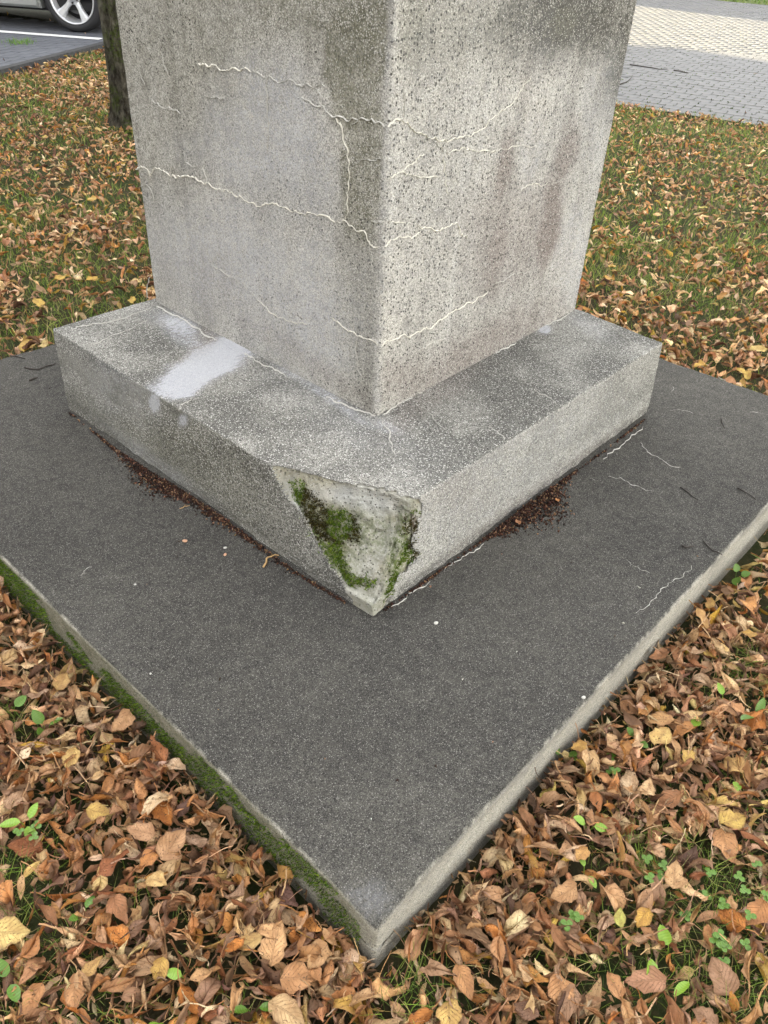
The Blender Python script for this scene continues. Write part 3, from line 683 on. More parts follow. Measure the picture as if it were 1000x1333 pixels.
K0, K1 = onz(0, 91, ZP)[:2], onz(139, 56, ZP)[:2]       # front top edge of the kerb
kd = (K1-K0)/np.linalg.norm(K1-K0); kn = np.array([-kd[1], kd[0]]); kn = kn if np.dot(kn, K0-CAMP[:2]) > 0 else -kn
R0, R1 = onz(805, 136, ZG)[:2], onz(1000, 165, ZG)[:2]  # lawn edge of the right hand paving
rd = (R1-R0)/np.linalg.norm(R1-R0); rn = np.array([-rd[1], rd[0]]); rn = rn if np.dot(rn, R0-CAMP[:2]) > 0 else -rn
def slab_poly(name, pts, z0, z1, mat, label):
    bm = bmesh.new(); a = [(*p, z0) for p in pts]
    add_prism(bm, a, (0, 0, z1-z0)); bmesh.ops.recalc_face_normals(bm, faces=bm.faces)
    o = link(name, bm_mesh(name, bm), mat); tag(o, label, kind='structure'); return o
KX = isect(K0, K1, R0, R1)                               # corner of the lawn
pavement = slab_poly('pavement', [R0-rd*26, R0+rd*14, R0+rd*14+rn*10.5, R0-rd*26+rn*10.5], ZG-0.06, ZG-0.001, M['joint'], 'bed of the grass jointed paving beyond the lawn on the right')
parking = slab_poly('parking_bay', [K0-kd*7, KX+kd*0.0, KX+kn*12, K0-kd*7+kn*12], ZG-0.06, ZP-0.006, M['joint'], 'bed of the raised parking bays beyond the lawn on the left')
kerb = slab_poly('kerb', [K0-kd*7+kn*0.001, KX+kn*0.001, KX+kn*0.07, K0-kd*7+kn*0.07], ZG-0.05, ZP-0.012, M['joint'], 'dark kerb along the lawn edge')
L = np.linalg.norm(KX-(K0-kd*7)); s = 0.0; kmesh = None
while s < L-0.02:
    ln_ = min(0.995, L-s)
    bm = bmesh.new(); add_box(bm, (0, 0, ZG-0.05), (ln_-0.006, 0.075, ZP+0.002)); bmesh.ops.bevel(bm, geom=bm.edges[:], offset=0.006, segments=1)
    o = link('kerb_stone', bm_mesh('kerb_stone', bm), M['kerb'], kerb)
    p = K0-kd*7+kd*s-kn*0.002; o.location = (p[0], p[1], 0); o.rotation_euler[2] = math.atan2(kd[1], kd[0])
    if kn[0]*(-kd[1])+kn[1]*kd[0] < 0: o.scale[1] = -1
    s += 1.0

def paver_mesh(name, a, b, h, notch, rnd):
    wide = 0.0028 if notch else 0.005
    """a stone a x b with two corners nipped off for the grass joint"""
    bm = bmesh.new(); g_ = wide; a2, b2 = a/2-g_, b/2-g_
    pts = [(-a2, -b2, 0), (a2-notch, -b2, 0), (a2, -b2+notch, 0), (a2, b2-notch, 0), (a2-notch, b2, 0), (-a2, b2, 0)] if notch else [(-a2, -b2, 0), (a2, -b2, 0), (a2, b2, 0), (-a2, b2, 0)]
    lo = [bm.verts.new((x, y, -0.03)) for x, y, z in pts]; mid = [bm.verts.new((x, y, -0.003)) for x, y, z in pts]; hi = [bm.verts.new((x*0.985, y*0.985, 0)) for x, y, z in pts]
    n = len(pts); bm.faces.new(hi)
    for i in range(n):
        j = (i+1) % n; bm.faces.new((lo[i], lo[j], mid[j], mid[i])); bm.faces.new((mid[i], mid[j], hi[j], hi[i]))
    me = bm_mesh(name, bm)
    at = me.attributes.new('tint', 'FLOAT_COLOR', 'POINT'); at.data.foreach_set('color', np.full((len(me.vertices), 4), rnd, np.float32).ravel())
    return me
def pave(name, parent, origin, d, nrm, nd, nn, a, b, z, notch, mat, keep):
    rows = []
    for r in range(nn):
        for c in range(nd[0], nd[1]):
            p = origin+d*((c+0.5*(r % 2))*a)+nrm*((r+0.5)*b)
            rows.append((*p, z))
    P = np.array(rows); P = P[keep(P)]
    px, py, dz = project(P); vis = (px > -10) & (px < 1010) & (py > -8) & (py < 700)
    hidden = in_poly(px, py, V_pillar_px)
    score = np.where(vis & ~hidden, dz, 1e3+dz)
    order = np.argsort(score); top = order[:298]; rest = order[298:]
    protos = [paver_mesh(name, a, b, 0.03, notch, t) for t in (0.40, 0.46, 0.5, 0.54, 0.6)]
    for m_ in protos: m_.materials.append(mat)
    ang = math.atan2(d[1], d[0]); flip = (d[0]*nrm[1]-d[1]*nrm[0]) < 0
    for i in top:
        o = bpy.data.objects.new(name, random.choice(protos)); COL.objects.link(o); o.parent = parent
        o.location = (P[i, 0], P[i, 1], z+random.uniform(-0.0015, 0.0015)); o.rotation_euler = (random.gauss(0, .004), random.gauss(0, .004), ang+random.gauss(0, .006))
    if len(rest):
        src = protos[2]; nv = len(src.vertices); co = np.zeros(nv*3, np.float32); src.vertices.foreach_get('co', co); co = co.reshape(-1, 3)
        faces = [list(p.vertices) for p in src.polygons]
        n = len(rest); an = ang+rng.normal(0, .006, n); ca, sa = np.cos(an), np.sin(an)
        X = co[None, :, 0]*ca[:, None]-co[None, :, 1]*sa[:, None]+P[rest, 0][:, None]; Y = co[None, :, 0]*sa[:, None]+co[None, :, 1]*ca[:, None]+P[rest, 1][:, None]
        Z = co[None, :, 2]+z+rng.uniform(-.0015, .0015, n)[:, None]+0*X
        V = np.stack([X, Y, Z], 2).reshape(-1, 3)
        tri = []
        for f in faces:
            for q in range(1, len(f)-1): tri.append([f[0], f[q], f[q+1]])
        F = ((np.arange(n)*nv)[:, None, None]+np.array(tri)[None]).reshape(-1, 3)
        cl = np.repeat(np.clip(rng.normal(0.5, 0.07, n), .3, .7), nv)[:, None].repeat(4, 1)
        o = link(name+'_field', np_mesh(name+'_field', V, F, cl), mat, parent); tag(o, kind='stuff')
    return P
V_pillar_px = [(148, 0), (202, 392), (67, 427), (484, 806), (863, 446), (750, 403), (831, 0), (820, -60), (150, -60)]
rdn = -rd
def keepR(P):
    px, py, dz = project(P); sidek = (P[:, :2]-KX) @ kn
    s2 = (P[:, :2]-R0) @ rn
    return (dz > 0) & (px > 560) & (px < 1250) & (py > -60) & (s2 < 10.45) & ((sidek < -0.05) | (s2 > 0.3))
PR = pave('paving_stone', pavement, R0-rd*12, rd, rn, (0, 200), 78, 0.147, 0.1335, ZG+0.002, 0.014, M['paver'], keepR)
def keepL(P):
    px, py, dz = project(P)
    return (dz > 0) & (px > -160) & (px < 420) & (py > -60) & (((KX-P[:, :2]) @ kd) > 0.05)
PLv = pave('bay_paver', parking, K0-kd*4+kn*0.075, kd, kn, (0, 60), 75, 0.20, 0.10, ZP+0.002, 0.0, M['bay'], keepL)

# grass and moss in the joints on the right
n = 24000
rows = rng.integers(0, 78, n); cs = rng.integers(0, 200, n)
J = R0-rd*12+rd[None]*(((cs+0.5*(rows % 2))+0.5)*0.147)[:, None]+rn[None]*((rows+rng.choice([0, 1], n))*0.1335)[:, None]
J = J+rng.normal(0, 0.010, (n, 2))
J = np.concatenate([J, np.full((n, 1), ZG+0.001)], 1)
k = keepR(J); J = J[k]; n = len(J)
grow = 0.4+1.2*np.exp(-((J[:, :2]-R0) @ rn)/0.5)*fbm(J, 4, 5, 2)
Vm, Fm, Cm = blades(np.repeat(J, 2, 0)+rng.normal(0, 0.006, (2*n, 3))*[1, 1, 0], np.tile([0, 0, 1.0], (2*n, 1)), np.repeat(grow, 2)*rng.uniform(0.010, 0.028, 2*n), rng.uniform(0.006, 0.014, 2*n), rng.uniform(0, 1.3, 2*n), pick([(0.05, 0.085, 0.02), (0.035, 0.05, 0.02), (0.09, 0.12, 0.03), (0.05, 0.04, 0.025)], 2*n, .3), 1)
o = link('joint_grass', np_mesh('joint_grass', Vm, Fm, Cm), M['grass']); tag(o, 'small green tufts growing in the joints of the right hand paving', 'grass', kind='stuff')

# white bay line
A, B = onz(-40, 38.5, ZP)[:2], onz(131, 51.5, ZP)[:2]
ld = (B-A)/np.linalg.norm(B-A); lnn = np.array([-ld[1], ld[0]])
bm = bmesh.new(); q0 = A-ld*0.6
add_prism(bm, [(*(q0-lnn*.05), ZP+0.005), (*(B-lnn*.05), ZP+0.005), (*(B+lnn*.05), ZP+0.005), (*(q0+lnn*.05), ZP+0.005)], (0, 0, 0.003)); bmesh.ops.recalc_face_normals(bm, faces=bm.faces)
o = link('bay_line', bm_mesh('bay_line', bm), M['line']); tag(o, 'white painted line between the parking bays', kind='structure')
# tuft of grass in the bay
c = onz(27, 56, ZP+.005); n = 160
P = np.array([c]*n)+rng.normal(0, 1, (n, 3))*[.07, .07, 0]
Vm, Fm, Cm = blades(P, np.tile([0, 0, 1.0], (n, 1)), rng.uniform(.02, .06, n), rng.uniform(.004, .007, n), rng.uniform(.2, 1.5, n), pick([(.16, .26, .05), (.10, .2, .04)], n), 2)
o = link('grass_tuft', np_mesh('grass_tuft', Vm, Fm, Cm), M['grass']); tag(o, 'bright green grass tuft between the bay pavers near the white line', 'grass tuft', kind='stuff')

# ------------------------------------------------------------------ unseen buildings: two cast the shade, two are added to block and bounce light
M['glass'] = plain('tinted_glass', (0.02, 0.025, 0.028), 0.08, 0, .8); M['render_wall'] = plain('painted_render', (0.55, 0.52, 0.46), 0.85, var=0.06, vs=3); M['bounce_wall'] = plain('bounce_wall_render', (0.43, 0.46, 0.52), 0.85, var=0.06, vs=3); M['roofm'] = plain('roof_tile', (0.22, 0.09, 0.06), 0.8, var=0.2)  # pale grey render is tinted to balance the added bounce light
def building(x0, x1, y0, y1, h, label, side, wallm='render_wall'):
    b = tag(empty('building', ((x0+x1)/2, (y0+y1)/2, ZG)), label, 'building'); hx, hy = (x1-x0)/2, (y1-y0)/2
    bm = bmesh.new(); add_box(bm, (-hx, -hy, -.1), (hx, hy, h)); link('wall', bm_mesh('wall', bm), M[wallm], b)
    bm = bmesh.new(); add_box(bm, (-hx-.3, -hy-.3, h), (hx+.3, hy+.3, h+.35)); link('roof', bm_mesh('roof', bm), M['roofm'], b)
    fl = int(h//3)
    for f in range(fl):
        z = 1.0+3*f
        if side == 'y':
            for k in range(int(2*hx//3)):
                x = -hx+1.5+3*k; bm = bmesh.new(); add_box(bm, (x-.6, -hy-.03, z), (x+.6, -hy+.02, z+1.4)); w_ = link('window', bm_mesh('window', bm), M['line'], b)
                bm = bmesh.new(); add_box(bm, (x-.52, -hy-.034, z+.08), (x+.52, -hy-.028, z+1.32)); link('pane', bm_mesh('pane', bm), M['glass'], w_)
        else:
            for k in range(int(2*hy//3)):
                y = -hy+1.5+3*k; bm = bmesh.new(); add_box(bm, (hx-.02, y-.6, z), (hx+.03, y+.6, z+1.4)); w_ = link('window', bm_mesh('window', bm), M['line'], b)
                bm = bmesh.new(); add_box(bm, (hx+.028, y-.52, z+.08), (hx+.034, y+.52, z+1.32)); link('pane', bm_mesh('pane', bm), M['glass'], w_)
building(-16, 8.98, 18, 28, 13.0, 'pale rendered building beyond the parking bays, casting the shade', 'y')
building(13.68, 34, 18, 28, 13.0, 'pale rendered building beyond the paving, right of the sunlit gap', 'y')
building(-16, -8, -6, 12, 5.5, 'unseen low pale block added left of the lawn to hold back sky light', 'x')  # added sky blocker, darkens the left-facing sides
building(-14, 26, -27, -15, 13.0, 'unseen pale grey block added behind the viewer to bounce sunlight back', 'x', 'bounce_wall')  # added reflector, its sunlit wall fills the right-facing sides
# ------------------------------------------------------------------ fallen leaves
def leaf_shape(nu, nv, L, W, fold, curl, roll, twist, seed, stalk=True):
    """nu cells along, nv across; returns V, F, UV"""
    r = np.random.default_rng(seed); V = []; UV = []; F = []
    ph = r.uniform(0, 6.3, 4); kx = r.uniform(-0.25, 0.25)
    s = np.linspace(0, 1, nu+1)
    wv = np.sin(PI*np.clip(s, 0, 1)**0.72)**0.75*(1-0.30*s**3); wv[0] = 0.04; wv[-1] = 0.0
    jag = 1+r.normal(0, 0.10, (2, nu+1))
    cx = cy = 0.0; ang = -curl*0.5; P = []
    for i in range(nu+1):
        a_ = ang+curl*s[i]+0.25*math.sin(ph[0]+5*s[i])*abs(curl)*0.5
        P.append((cx, cy)); cx += math.cos(a_)*L/nu; cy += math.sin(a_)*L/nu
    P = np.array(P); P -= P.mean(0)
    for i in range(nu+1):
        t = P[min(i+1, nu)]-P[max(i-1, 0)]; t = t/np.linalg.norm(t); nrm = np.array([-t[1], t[0]])
        for j in range(nv+1):
            c = j/nv*2-1; wj = W*0.5*wv[i]*jag[0 if c < 0 else 1, i]
            rl = roll*(1+0.7*math.sin(ph[1]+3*s[i])); x = c*wj; ar = abs(c)
            # fold along the rib then roll up
            th = fold+rl*ar*0.5; yy = math.copysign(math.cos(th)*wj*ar, c) if ar else 0.0; hh = math.sin(th)*wj*ar
            hh += (0.10*math.sin(ph[2]+9*s[i]+2*c)+0.05*math.sin(ph[3]+19*s[i]+5*c))*W*ar
            tw = twist*(s[i]-0.5); y2 = yy*math.cos(tw)-hh*math.sin(tw); h2 = yy*math.sin(tw)+hh*math.cos(tw)
            V.append((P[i][0]+nrm[0]*h2, y2+kx*L*(s[i]-.5)**2, P[i][1]+nrm[1]*h2)); UV.append((j/nv, s[i]))
    for i in range(nu):
        for j in range(nv):
            a = i*(nv+1)+j; F.append((a, a+1, a+nv+2, a+nv+1))
    if stalk:
        b = np.array([P[0][0], 0, P[0][1]]); d = -np.array([math.cos(ang), 0.35*r.uniform(-1, 1), math.sin(ang)+0.3]); n0 = len(V)
        for k in range(4):
            c = b+d*(k/3)*L*0.5+np.array([0, 0.1*L*math.sin(k*0.8+ph[3])*k/3, -0.05*L*(k/3)**2]); ww = 0.0009
            V += [(c[0], c[1]-ww, c[2]-ww), (c[0], c[1]+ww, c[2]+ww)]; UV += [(0.5, 0.0), (0.52, 0.0)]
            if k: F.append((n0+2*k-2, n0+2*k-1, n0+2*k+1, n0+2*k))
    return np.array(V), np.array(F), np.array(UV)
def rand_variants(n, nu, nv, seed, stalk=True, L=0.066):
    r = np.random.default_rng(seed); out = []
    for i in range(n):
        kind = r.random()
        if kind < 0.20: fold, curl, roll = r.uniform(0.05, 0.4), r.uniform(-1.0, 1.0), r.uniform(-0.3, 0.7)      # nearly flat
        elif kind < 0.60: fold, curl, roll = r.uniform(0.6, 1.4), r.uniform(-2.2, 2.2), r.uniform(0.3, 1.4)        # folded boat
        else: fold, curl, roll = r.uniform(0.3, 1.0), r.uniform(1.4, 4.0)*r.choice([-1, 1]), r.uniform(1.0, 2.8)   # curled up
        out.append(leaf_shape(nu, nv, L, L*r.uniform(0.32, 0.66), fold, curl, roll, r.uniform(-2.2, 2.2), seed*100+i, stalk))
    return out
BROWNS = [(0.34, 0.155, 0.075), (0.43, 0.22, 0.11), (0.26, 0.115, 0.06), (0.54, 0.31, 0.17), (0.36, 0.20, 0.125), (0.20, 0.105, 0.07), (0.62, 0.39, 0.22), (0.46, 0.19, 0.06), (0.42, 0.26, 0.17), (0.64, 0.47, 0.30), (0.10, 0.055, 0.038), (0.66, 0.44, 0.24), (0.12, 0.06, 0.04), (0.46, 0.25, 0.13), (0.50, 0.32, 0.21)]
YELLOWS = [(0.62, 0.43, 0.09), (0.66, 0.50, 0.16), (0.55, 0.33, 0.05), (0.70, 0.55, 0.22)]
ORANGE = (0.50, 0.22, 0.055)
SLABP = [S_F, S_R, S_B, S_L]
def slab_dist(P):                              # signed distance outside the slab outline (positive outside)
    out = np.full(len(P), -9.0)
    cs = np.mean(SLABP, axis=0)
    for a, b in zip(SLABP, SLABP[1:]+SLABP[:1]):
        t = (b-a)/np.linalg.norm(b-a); n_ = np.array([t[1], -t[0]])
        if np.dot(n_, a-cs) < 0: n_ = -n_
        out = np.maximum(out, (P[:, :2]-a) @ n_)
    return out
def blob_px(px, py, L):
    m = np.zeros(len(px))
    for cx, cy, rx, ry, a in L: m = np.maximum(m, a*sstep(np.hypot((px-cx)/rx, (py-cy)/ry), 1.25, 0.6))
    return m
BARE = [(545, 1290, 75, 50, .9), (30, 1150, 60, 60, .75), (60, 1290, 90, 45, .6), (250, 1330, 90, 40, .5), (860, 1120, 70, 55, .75), (930, 1170, 90, 70, .8), (830, 1260, 110, 60, .65), (960, 1290, 80, 70, .6), (15, 940, 40, 30, .6), (985, 890, 50, 50, .5), (930, 900, 40, 25, .4), (960, 1030, 50, 40, .5),
        (100, 200, 120, 18, .5), (30, 330, 40, 16, .6), (140, 365, 30, 30, .7), (120, 160, 90, 14, .5), (40, 300, 50, 14, .5)]
def lawn_ok(P, m=0.0):
    a = (P[:, :2]-K0) @ kn; b = (P[:, :2]-R0) @ rn
    return (a < -m) & (b < -m)
def grassiness(P):
    px, py, dz = project(P)
    d = slab_dist(P)
    g0 = sstep(fbm(P*[1, 1, 0], 2.6, 200, 4), 0.44, 0.62)
    right = sstep(px, 600, 800)*sstep(py, 620, 420)
    g1 = np.clip(g0*(0.75+0.25*right)+0.20+0.28*right, 0, 1)
    g1 = g1*sstep(d, 0.03, 0.40) 
    g1 = np.where(dz < 2.0, g1*0.45, g1)
    return np.clip(np.maximum(g1, blob_px(px, py, BARE)), 0, 1), dz, px, py
def litter_h(P):                               # thickness of the leaf layer
    d = slab_dist(P); cf = np.linalg.norm(P[:, :2]-S_F, axis=1)
    return 0.014+0.014*sstep(d, 0.42, 0.02)*sstep(cf, 0.10, 0.45)+0.012*fbm(P*[1, 1, 0], 6, 31, 3)
def euler_mats(n, tilt):
    az = rng.uniform(0, 2*PI, n); ta = rng.uniform(0, 2*PI, n); tl = np.clip(rng.normal(0, tilt, n), -1.5, 1.5)+PI*(rng.random(n) < 0.4)
    ca, sa = np.cos(az), np.sin(az); Z0 = np.zeros(n); O = np.ones(n)
    Rz = np.stack([np.stack([ca, -sa, Z0], 1), np.stack([sa, ca, Z0], 1), np.stack([Z0, Z0, O], 1)], 1)
    k = np.stack([np.cos(ta), np.sin(ta), Z0], 1); c, s = np.cos(tl), np.sin(tl)
    K = np.zeros((n, 3, 3)); K[:, 0, 2] = k[:, 1]; K[:, 1, 2] = -k[:, 0]; K[:, 2, 0] = -k[:, 1]; K[:, 2, 1] = k[:, 0]
    Rt = np.eye(3)[None]+s[:, None, None]*K+(1-c)[:, None, None]*(K @ K)
    return Rt @ Rz
def sample_ground(xr, yr, n, exc=0.022):
    P = np.stack([rng.uniform(*xr, n), rng.uniform(*yr, n), np.full(n, ZG)], 1)
    px, py, dz = project(P)
    k = (px > -520) & (px < 1450) & (py > -30) & (py < 1600) & (dz > 0.2) & (slab_dist(P) > exc) & lawn_ok(P, -0.02)
    return P[k]
acc_V, acc_F, acc_U, acc_C = [], [], [], []; voff = 0
def scatter(P, variants, smin, smax, tilt, zlift=0.0, ycol=0.03, stack=1.0):
    global voff
    n = len(P); R_ = euler_mats(n, tilt); sc = rng.uniform(smin, smax, n); vi = rng.integers(0, len(variants), n)
    lh = litter_h(P); h = P[:, 2]+lh*rng.uniform(0.0, 1.0, n)*stack+0.004+zlift
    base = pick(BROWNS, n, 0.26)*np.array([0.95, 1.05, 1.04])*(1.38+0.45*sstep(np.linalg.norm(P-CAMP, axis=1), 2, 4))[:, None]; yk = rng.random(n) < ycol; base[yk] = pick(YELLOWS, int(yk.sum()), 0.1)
    ok = rng.random(n) < 0.02; base[ok] = pick([ORANGE], int(ok.sum()), 0.15)
    for v in range(len(variants)):
        k = np.where(vi == v)[0]
        if not len(k): continue
        Vv, Fv, Uv = variants[v]
        X = np.einsum('nij,kj->nki', R_[k], Vv)*sc[k][:, None, None]
        X += np.stack([P[k, 0], P[k, 1], h[k]], 1)[:, None, :]
        lift = np.maximum(0, (ZG+0.001)-np.percentile(X[:, :, 2], 20, axis=1)); X[:, :, 2] += lift[:, None]
        inside = (slab_dist(X.reshape(-1, 3)) < 0.0).reshape(len(k), -1)
        bad = (inside & (X[:, :, 2] > -0.012)).any(1) | (inside.mean(1) > 0.35)
        X = X[~bad]; kk = k[~bad]; m_ = len(kk)
        if not m_: continue
        acc_V.append(X.reshape(-1, 3)); acc_F.append(((np.arange(m_)*len(Vv))[:, None, None]+Fv[None]).reshape(-1, 4)+voff); voff += m_*len(Vv)
        acc_U.append(np.tile(Uv, (m_, 1))); acc_C.append(np.repeat(base[kk], len(Vv), axis=0))
V_HI = rand_variants(26, 8, 4, 3); V_MID = rand_variants(20, 5, 2, 4); V_LO = rand_variants(14, 3, 2, 5, False)
P = sample_ground((-1.4, 3.2), (-1.4, 3.4), 80000)
G_, dz, px, py = grassiness(P)
near = dz < 2.05
dens = np.where(near, 1.0, 0.0)*(1-0.90*G_)
k = rng.random(len(P)) < dens*0.95
scatter(P[k], V_HI, 0.42, 1.15, 0.7, ycol=0.03)
P = sample_ground((-1.4, 3.0), (-1.4, 3.2), 90000, 0.004); dd_ = slab_dist(P); pz = np.linalg.norm(P-CAMP, axis=1)
k = (pz < 2.3) & (rng.random(len(P)) < 0.35+0.65*(dd_ < 0.07))
scatter(P[k], V_LO, 0.14, 0.46, 0.7, ycol=0.02, stack=0.25)
P = sample_ground((-2, 6.0), (-2, 6.5), 130000)
G_, dz, px, py = grassiness(P)
k = (dz >= 2.0) & (dz < 4.3) & (rng.random(len(P)) < (1-0.68*G_)*0.66); 
scatter(P[k], V_MID, 0.52, 1.08, 0.5, ycol=0.075)
P = sample_ground((1, 9.5), (0, 9.5), 110000)
G_, dz, px, py = grassiness(P)
k = (dz >= 4.2) & (rng.random(len(P)) < (1-0.58*G_)*0.62)
scatter(P[k], V_LO, 0.55, 1.05, 0.5, ycol=0.11)
# a few blown onto the pavings
P = np.stack([rng.uniform(3, 12, 900), rng.uniform(-1, 12, 900), np.full(900, ZG+0.002)], 1)
bk = (P[:, :2]-K0) @ kn; P[:, 2] = np.where((bk > 0) & (((KX-P[:, :2]) @ kd) > 0), ZP+0.004, ZG+0.004)
d2 = np.minimum(np.abs(bk), np.abs((P[:, :2]-R0) @ rn)); k = ~lawn_ok(P) & (rng.random(len(P)) < 0.55*np.exp(-d2/0.5)+0.03)
scatter(P[k], V_LO, 0.5, 0.9, 0.35, ycol=0.1, stack=0.05)
VV, FF, UU, CC = np.concatenate(acc_V), np.concatenate(acc_F), np.concatenate(acc_U), np.concatenate(acc_C)
o = link('fallen_leaves', np_mesh('fallen_leaves', VV, FF, np.concatenate([CC, np.ones((len(CC), 1))], 1), UU), M['leaf'], smooth=True)
tag(o, 'carpet of dry brown autumn leaves covering the lawn around the monument', 'leaf litter', kind='stuff')

# the leaves that show largest, one by one ------------------------------------
V_TOP = rand_variants(30, 10, 6, 9)
top_meshes = []
for i, (a, b, c) in enumerate(V_TOP):
    me = np_mesh('leaf', a, b, None, c); me.materials.append(M['leafobj']); me.shade_smooth(); top_meshes.append(me)
FLAT = []
for i in range(8):
    r = np.random.default_rng(500+i)
    a, b, c = leaf_shape(10, 6, 0.066, 0.066*r.uniform(0.6, 0.82), r.uniform(0.02, 0.25), r.uniform(-0.5, 0.5), r.uniform(-0.2, 0.35), r.uniform(-0.4, 0.4), 900+i, i % 2 == 0)
    me = np_mesh('leaf', a, b, None, c); me.materials.append(M['leafobj']); me.shade_smooth(); FLAT.append(me)
def place_leaf(me, p, col, size, R_, label, group=None):
    o = bpy.data.objects.new('fallen_leaf', me); COL.objects.link(o)
    m = Matrix([[*(R_[0]*size), p[0]], [*(R_[1]*size), p[1]], [*(R_[2]*size), p[2]], [0, 0, 0, 1]])
    o.matrix_world = m; o.color = (*col, 1); tag(o, label, 'leaf', group); return o
def px_leaf(u, v, col, size, label, az=None, tilt=0.25, meshes=None, lift=0.014, flip=0.0):
    p = onz(u, v, ZG+0.02); p[2] = ZG+litter_h(p[None])[0]*0.95+lift
    p2 = onz(u, v, p[2]); R_ = euler_mats(1, tilt)[0]
    if R_[2, 2] < 0 : R_ = R_ @ np.diag([1, -1, -1.0])
    place_leaf(random.choice(meshes or FLAT), p2, col, size, R_, label)
SPEC = [(205, 1147, (.70, .50, .20), 0.62, 'small round pale yellow leaf among curled brown ones left of the slab'),
    (14, 1214, (.70, .56, .20), 0.95, 'broad pale yellow leaf with long stalk at the left frame edge'),
    (605, 1278, (.42, .20, .075), 0.80, 'upright orange brown ovate leaf just below the slab corner on the right'),
    (225, 1098, (.48, .28, .15), 0.95, 'broad flat tan leaf with dark spots left of the slab'),
    (183, 1082, (.47, .27, .15), 0.85, 'smooth tan leaf beside the broad spotted leaf left of the slab'),
    (130, 1057, (.52, .36, .08), 0.80, 'golden yellow leaf lying above the tan leaves left of the slab'),
    (92, 988, (.62, .44, .14), 0.72, 'pale yellow leaf upright in the heap left of the slab'),
    (160, 940, (.52, .30, .15), 0.95, 'long curled light brown leaf near the moss left of the slab'),
    (208, 1264, (.55, .36, .07), 0.60, 'cupped golden leaf low in the left foreground'),
    (120, 1258, (.52, .33, .10), 0.6, 'small gold and brown cupped leaf in the left foreground'),
    (370, 1135, (.48, .25, .04), 0.62, 'ochre leaf leaning on the mossy side of the slab'),
    (375, 1318, (.52, .38, .20), 1.0, 'crumpled beige leaf at the bottom frame edge left of centre'),
    (585, 1325, (.60, .42, .12), 0.8, 'pale yellow pointed leaf at the bottom frame edge right of centre'),
    (840, 1277, (.33, .16, .10), 1.05, 'broad smooth reddish brown leaf in the right foreground'),
    (836, 1195, (.60, .36, .05), 0.60, 'cupped orange yellow leaf beside a green scrap on the right'),
    (807, 1194, (.45, .52, .10), 0.50, 'small yellow green leaf scrap in the grass on the right'),
    (955, 1068, (.52, .38, .08), 0.85, 'yellow leaf with a brown rim near the right frame edge'),
    (878, 1138, (.55, .36, .18), 0.75, 'pale tan leaf standing over the clover on the right'),
    (735, 1163, (.45, .26, .12), 0.85, 'pale brown veined leaf below the slab on the right'),
    (757, 1112, (.58, .33, .10), 0.55, 'small bright tan leaf right of the slab corner'),
    (862, 958, (.62, .45, .15), 0.85, 'pale yellow pointed leaf in the heap right of the slab'),
    (985, 1190, (.42, .17, .05), 0.95, 'long orange leaf twisting up at the right frame edge'),
    (895, 985, (.60, .42, .10), 0.55, 'small yellow leaf rolled in the grass right of the slab'),
    (754, 972, (.60, .36, .07), 0.65, 'upright narrow orange yellow leaf against the right side of the slab'),
    (915, 805, (.50, .30, .10), 0.8, 'tan leaf with yellow edge beside the slab on the right'),
    (925, 785, (.48, .30, .07), 0.6, 'olive yellow leaf close to the right side of the slab'),
    (975, 825, (.52, .32, .06), 0.6, 'golden leaf near the right frame edge beside the slab'),
    (988, 455, (.72, .58, .20), 1.0, 'pale lemon leaf with torn tips beyond the right slab corner'),
    (912, 476, (.62, .40, .06), 0.9, 'golden yellow leaf lying on the lawn at the far slab edge'),
    (968, 486, (.66, .48, .10), 0.9, 'yellow leaf on the grass near the far right slab edge'),
    (955, 327, (.60, .38, .06), 0.85, 'golden leaf near the right frame edge halfway up the lawn'),
    (915, 270, (.62, .60, .14), 0.85, 'lemon green leaf flat on the lawn behind the pillar on the right'),
    (797, 346, (.62, .42, .07), 0.8, 'bright yellow leaf beside the pillar on the right hand lawn'),
    (793, 362, (.60, .36, .06), 0.8, 'orange yellow leaf just under the bright yellow one by the pillar'),
    (940, 385, (.50, .26, .05), 0.8, 'small golden leaf in the middle of the right hand lawn'),
    (120, 259, (.64, .46, .10), 1.0, 'bright yellow leaf upright on the left hand lawn'),
    (80, 361, (.64, .44, .06), 1.0, 'bright yellow leaf on the left lawn beside a grass patch'),
    (119, 363, (.66, .44, .05), 0.95, 'orange yellow leaf right of the bright yellow one on the left lawn'),
    (50, 393, (.66, .48, .08), 1.05, 'lemon yellow leaf nearest the slab on the left lawn'),
    (172, 390, (.60, .44, .06), 0.8, 'small yellow leaf beside the plinth on the left'),
    (35, 448, (.64, .46, .10), 1.2, 'long yellow leaf lying along the far left slab edge'),
    (58, 447, (.66, .56, .24), 0.8, 'pale cream leaf at the far left slab edge'),
    (10, 222, (.60, .46, .06), 0.8, 'yellow leaf by the left frame edge on the lawn'),
    (128, 168, (.62, .50, .16), 0.9, 'pale yellow leaf at the foot of the tree'),
    (108, 162, (.62, .48, .14), 0.9, 'cream yellow leaf left of the tree foot')]
for u, v, c, s_, lab in SPEC: px_leaf(u, v, c, s_*1.05, lab, lift=0.016)
